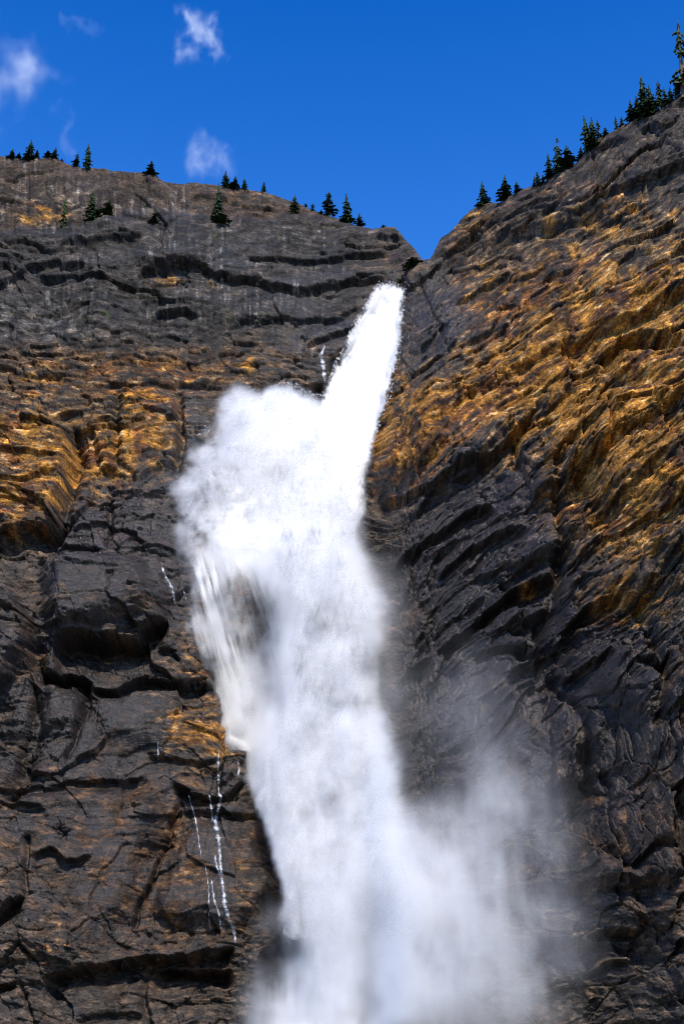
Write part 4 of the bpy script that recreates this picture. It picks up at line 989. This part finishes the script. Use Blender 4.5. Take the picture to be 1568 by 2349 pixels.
TREES = [
    (25, 341, 363, 17, 'full', 'small conifer nearest the photo\'s left edge on the left rim'),
    (41, 347, 363, 11, 'full', 'smaller of the two conifers nearest the left edge, its right one'),
    (66, 318, 366, 21, 'full', 'tallest dense conifer at the left end of the left rim'),
    (82, 342, 364, 10, 'narrow', 'slim little conifer touching the right side of the left end\'s tallest tree'),
    (108, 343, 358, 15, 'bush', 'round bushy conifer on the highest hump of the left rim'),
    (123, 336, 361, 13, 'full', 'pointed conifer right beside the round bush on the left rim'),
    (140, 362, 369, 6, 'bush', 'tiny shrub downslope from the left rim\'s hump'),
    (171, 350, 379, 14, 'sparse', 'thin small conifer left of the lone spire on the left rim'),
    (198, 327, 387, 15, 'narrow', 'tall narrow spire conifer standing on the left rim'),
    (344, 367, 399, 20, 'full', 'solitary conifer on the rim above the dark rock knob'),
    (517, 389, 423, 17, 'full', 'tallest of the three conifers on the brown domed rim'),
    (537, 402, 428, 18, 'bush', 'broad conifer, middle of the three on the brown domed rim'),
    (559, 408, 433, 10, 'narrow', 'thin conifer, right end of the three on the brown domed rim'),
    (602, 414, 438, 8, 'narrow', 'small lone conifer on the slope right of the brown dome'),
    (701, 464, 476, 7, 'bush', 'tiny shrub on the rim left of the notch trees'),
    (716, 466, 484, 11, 'sparse', 'small ragged conifer left of the notch\'s two big conifers'),
    (735, 480, 490, 9, 'bush', 'low shrub at the foot of the first big notch conifer'),
    (752, 437, 496, 26, 'sparse', 'big open-branched conifer, left one of the pair nearing the notch'),
    (793, 443, 508, 26, 'full', 'big dense conifer, right one of the pair nearing the notch'),
    (822, 486, 516, 17, 'full', 'short conifer just right of the pair nearing the notch'),
    (877, 514, 524, 8, 'bush', 'tiny shrub on the rock lip just left of the notch'),
    (1108, 416, 463, 22, 'full', 'lowest conifer on the right rim, alone above the notch'),
    (1158, 398, 460, 28, 'full', 'dense dark conifer, second up the right rim from the notch'),
    (1186, 415, 435, 13, 'bush', 'small conifer tucked right of the second tree up the right rim'),
    (1224, 402, 421, 9, 'full', 'small conifer, left end of a little row midway up the right rim'),
    (1235, 391, 419, 10, 'narrow', 'tallest conifer of the little row midway up the right rim'),
    (1244, 397, 417, 9, 'bush', 'small conifer, right end of the little row midway up the right rim'),
    (1262, 351, 401, 20, 'full', 'dense conifer left of the thin tall spire on the right rim'),
    (1279, 308, 392, 17, 'sparse', 'thin tall sparse spire midway up the right rim'),
    (1304, 332, 380, 32, 'bush', 'broad bushy conifer right of the thin tall spire'),
    (1331, 335, 357, 13, 'full', 'small conifer between the broad bush and the tall double clump'),
    (1350, 258, 342, 22, 'full', 'tallest conifer of the dense clump three quarters up the right rim'),
    (1360, 267, 335, 24, 'full', 'thick conifer against the right side of the clump\'s tallest tree'),
    (1374, 273, 312, 14, 'sparse', 'shorter conifer on the right side of the tall clump'),
    (1388, 288, 305, 11, 'bush', 'low conifer trailing right of the tall clump'),
    (1414, 264, 292, 7, 'narrow', 'slim small conifer, left one of two in the right rim\'s upper gap'),
    (1425, 265, 287, 10, 'full', 'small conifer, right one of two in the right rim\'s upper gap'),
    (1450, 224, 270, 22, 'full', 'conifer at the left foot of the biggest upper-right clump'),
    (1465, 217, 264, 20, 'full', 'conifer between the clump\'s left foot and its tallest tree'),
    (1481, 175, 261, 34, 'full', 'biggest broad conifer of the upper right rim'),
    (1498, 191, 256, 24, 'full', 'conifer pressed against the right side of the biggest upper-right tree'),
    (1516, 182, 243, 20, 'sparse', 'slender conifer standing clear right of the biggest upper-right tree'),
    (1529, 198, 236, 14, 'bush', 'low conifer right of the slender one on the upper right rim'),
    (1541, 196, 224, 14, 'full', 'small conifer left of the photo\'s right edge on the upper rim'),
    (1557, 182, 212, 14, 'full', 'small dark conifer at the foot of the tall edge tree'),
    (1570, 47, 206, 34, 'sparse', 'very tall sparse conifer cut off by the photo\'s right edge'),
]
for k, (px, top, base, wide, shape, label) in enumerate(TREES): tree(px, top, base, wide, shape, label, True, 'd', k + 1)
LEDGE_TREES = [
    (145, 448, 524, 13, 'narrow', 'pale slim conifer on the ledge below the streaked rim wall', 'y'),
    (206, 436, 508, 18, 'narrow', 'tall dark conifer on the ledge below the streaked rim wall', 'd'),
    (222, 474, 500, 14, 'bush', 'small shrub at the foot of the tall dark ledge conifer', 'd'),
    (245, 455, 494, 22, 'bush', 'pale broad conifer right of the tall dark ledge conifer', 'y'),
    (500, 419, 510, 18, 'narrow', 'tall lone conifer on the ledge below the brown dome', 'd'),
    (506, 487, 512, 30, 'bush', 'low spreading shrub at the base of the lone ledge conifer', 'd'),
    (352, 481, 512, 16, 'full', 'small conifer on bare grey rock left of the lone ledge conifer', 'd'),
    (672, 446, 489, 14, 'narrow', 'slim conifer against brown rock left of the notch trees', 'y'),
    (943, 588, 612, 26, 'bush', 'green shrub in the notch above the top chute', 'd'),
]
for k, (px, top, base, wide, shape, label, tone) in enumerate(LEDGE_TREES): tree(px, top, base, wide, shape, label, False, tone, 60 + k)

# ---------------------------------------------------------------- wisps of cloud far behind the rim
CLOUDM = air_material('cloud', (0.99, 0.99, 0.99))
def cloud(lines, peak, label, seed, soft=0.8):
    """lines: lists of (px, py, radius px, weight) in the sky; the wisp hangs 2.4 km out"""
    YD = 2400.0
    allp = np.array([p for l in lines for p in l], float)
    R = allp[:, 2].max() * 2.0
    x0, x1, y0, y1 = allp[:, 0].min() - R, allp[:, 0].max() + R, allp[:, 1].min() - R, allp[:, 1].max() + R
    c = np.array(at((x0 + x1) / 2, (y0 + y1) / 2, YD))
    mpp = PXM * (c[1] * CP + (c[2] - CAMZ) * SP)                     # metres per chart px there
    hw, hh = (x1 - x0) / 2 * mpp, (y1 - y0) / 2 * mpp
    dp = 1.6 * allp[:, 2].max() * mpp
    vox = max(hw, hh) / 55.0
    n = [max(8, int(2 * e / vox)) for e in (hw, dp, hh)]
    g3 = np.meshgrid(*[np.linspace(-e, e, k).astype(F) for e, k in zip((hw, dp, hh), n)], indexing='ij')
    na_ = spectral(tuple(n), seed, 2.7, (1, 1, 1.5), VOX=0.5); nb_ = spectral(tuple(n), seed + 1, 2.4, (1, 1, 1), VOX=0.5)
    qx = g3[0] / mpp + (x0 + x1) / 2 + 0.42 * R * na_ ; qy = -g3[2] / mpp + (y0 + y1) / 2 + 0.2 * R * nb_; qd = g3[1] / mpp
    d = np.zeros(qx.shape, F)
    for l in lines:
        for (ax, ay, ar, aw), (bx, by, br, bw) in zip(l, l[1:]):
            ex, ey = bx - ax, by - ay
            u = np.clip(((qx - ax) * ex + (qy - ay) * ey) / (ex * ex + ey * ey), 0, 1)
            rr = ar + (br - ar) * u; ww = aw + (bw - aw) * u
            e2 = ((qx - ax - u * ex) ** 2 + (qy - ay - u * ey) ** 2 + 0.8 * qd ** 2) / (rr * rr)
            d = np.maximum(d, ww * np.exp(-e2 / soft))
    d = d * np.clip(0.55 + 0.6 * nb_ + 0.3 * na_, 0, 3)
    edge = 1.0
    for k in range(3):
        sh = [1, 1, 1]; sh[k] = n[k]
        edge = edge * np.clip(np.minimum(np.arange(n[k]), np.arange(n[k])[::-1]) / (0.2 * n[k]), 0, 1).reshape(sh)
    d = np.where(d * edge < 0.004, 0, d * edge) * peak / (allp[:, 2].max() * mpp)
    o = grid_volume('cloud', d, (-hw, -dp, -hh), (hw, dp, hh), CLOUDM)
    o.location = c
    o.rotation_euler = (PITCH, 0, 0)
    tag(o, label, 'cloud', kind='stuff')
    return o
cloud([[(440, 40, 26, .8), (452, 70, 26, 1.), (468, 100, 24, .9), (500, 126, 16, .7)], [(405, 90, 24, .25), (450, 95, 22, .5)], [(420, 135, 14, .4), (470, 110, 22, .7)]], 0.5, 'bright ragged wisp of cloud high in the middle-left sky', 801)
cloud([[(18, 90, 30, .3), (30, 140, 34, .35), (35, 200, 40, .7), (30, 245, 34, .9), (30, 290, 20, .5)], [(35, 215, 34, .8), (90, 215, 26, .3)], [(-20, 230, 50, .9), (30, 230, 40, .9)]], 0.55, 'largest white cloud at the left edge of the sky', 811)
cloud([[(490, 300, 20, .2), (480, 340, 26, .45), (465, 390, 22, .6)], [(530, 310, 22, .5), (515, 350, 22, .5), (525, 395, 24, .3)]], 0.32, 'pale forked wisp of cloud just above the brown domed rim', 821)
cloud([[(145, 255, 20, .3), (172, 290, 16, .45), (150, 320, 24, .2), (165, 355, 20, .3)]], 0.2, 'faint wisp above the left rim\'s tall spire', 831)
cloud([[(160, 30, 10, .6), (168, 48, 8, .3), (210, 80, 24, .12)]], 0.2, 'tiniest faint wisp near the top left of the sky', 841)
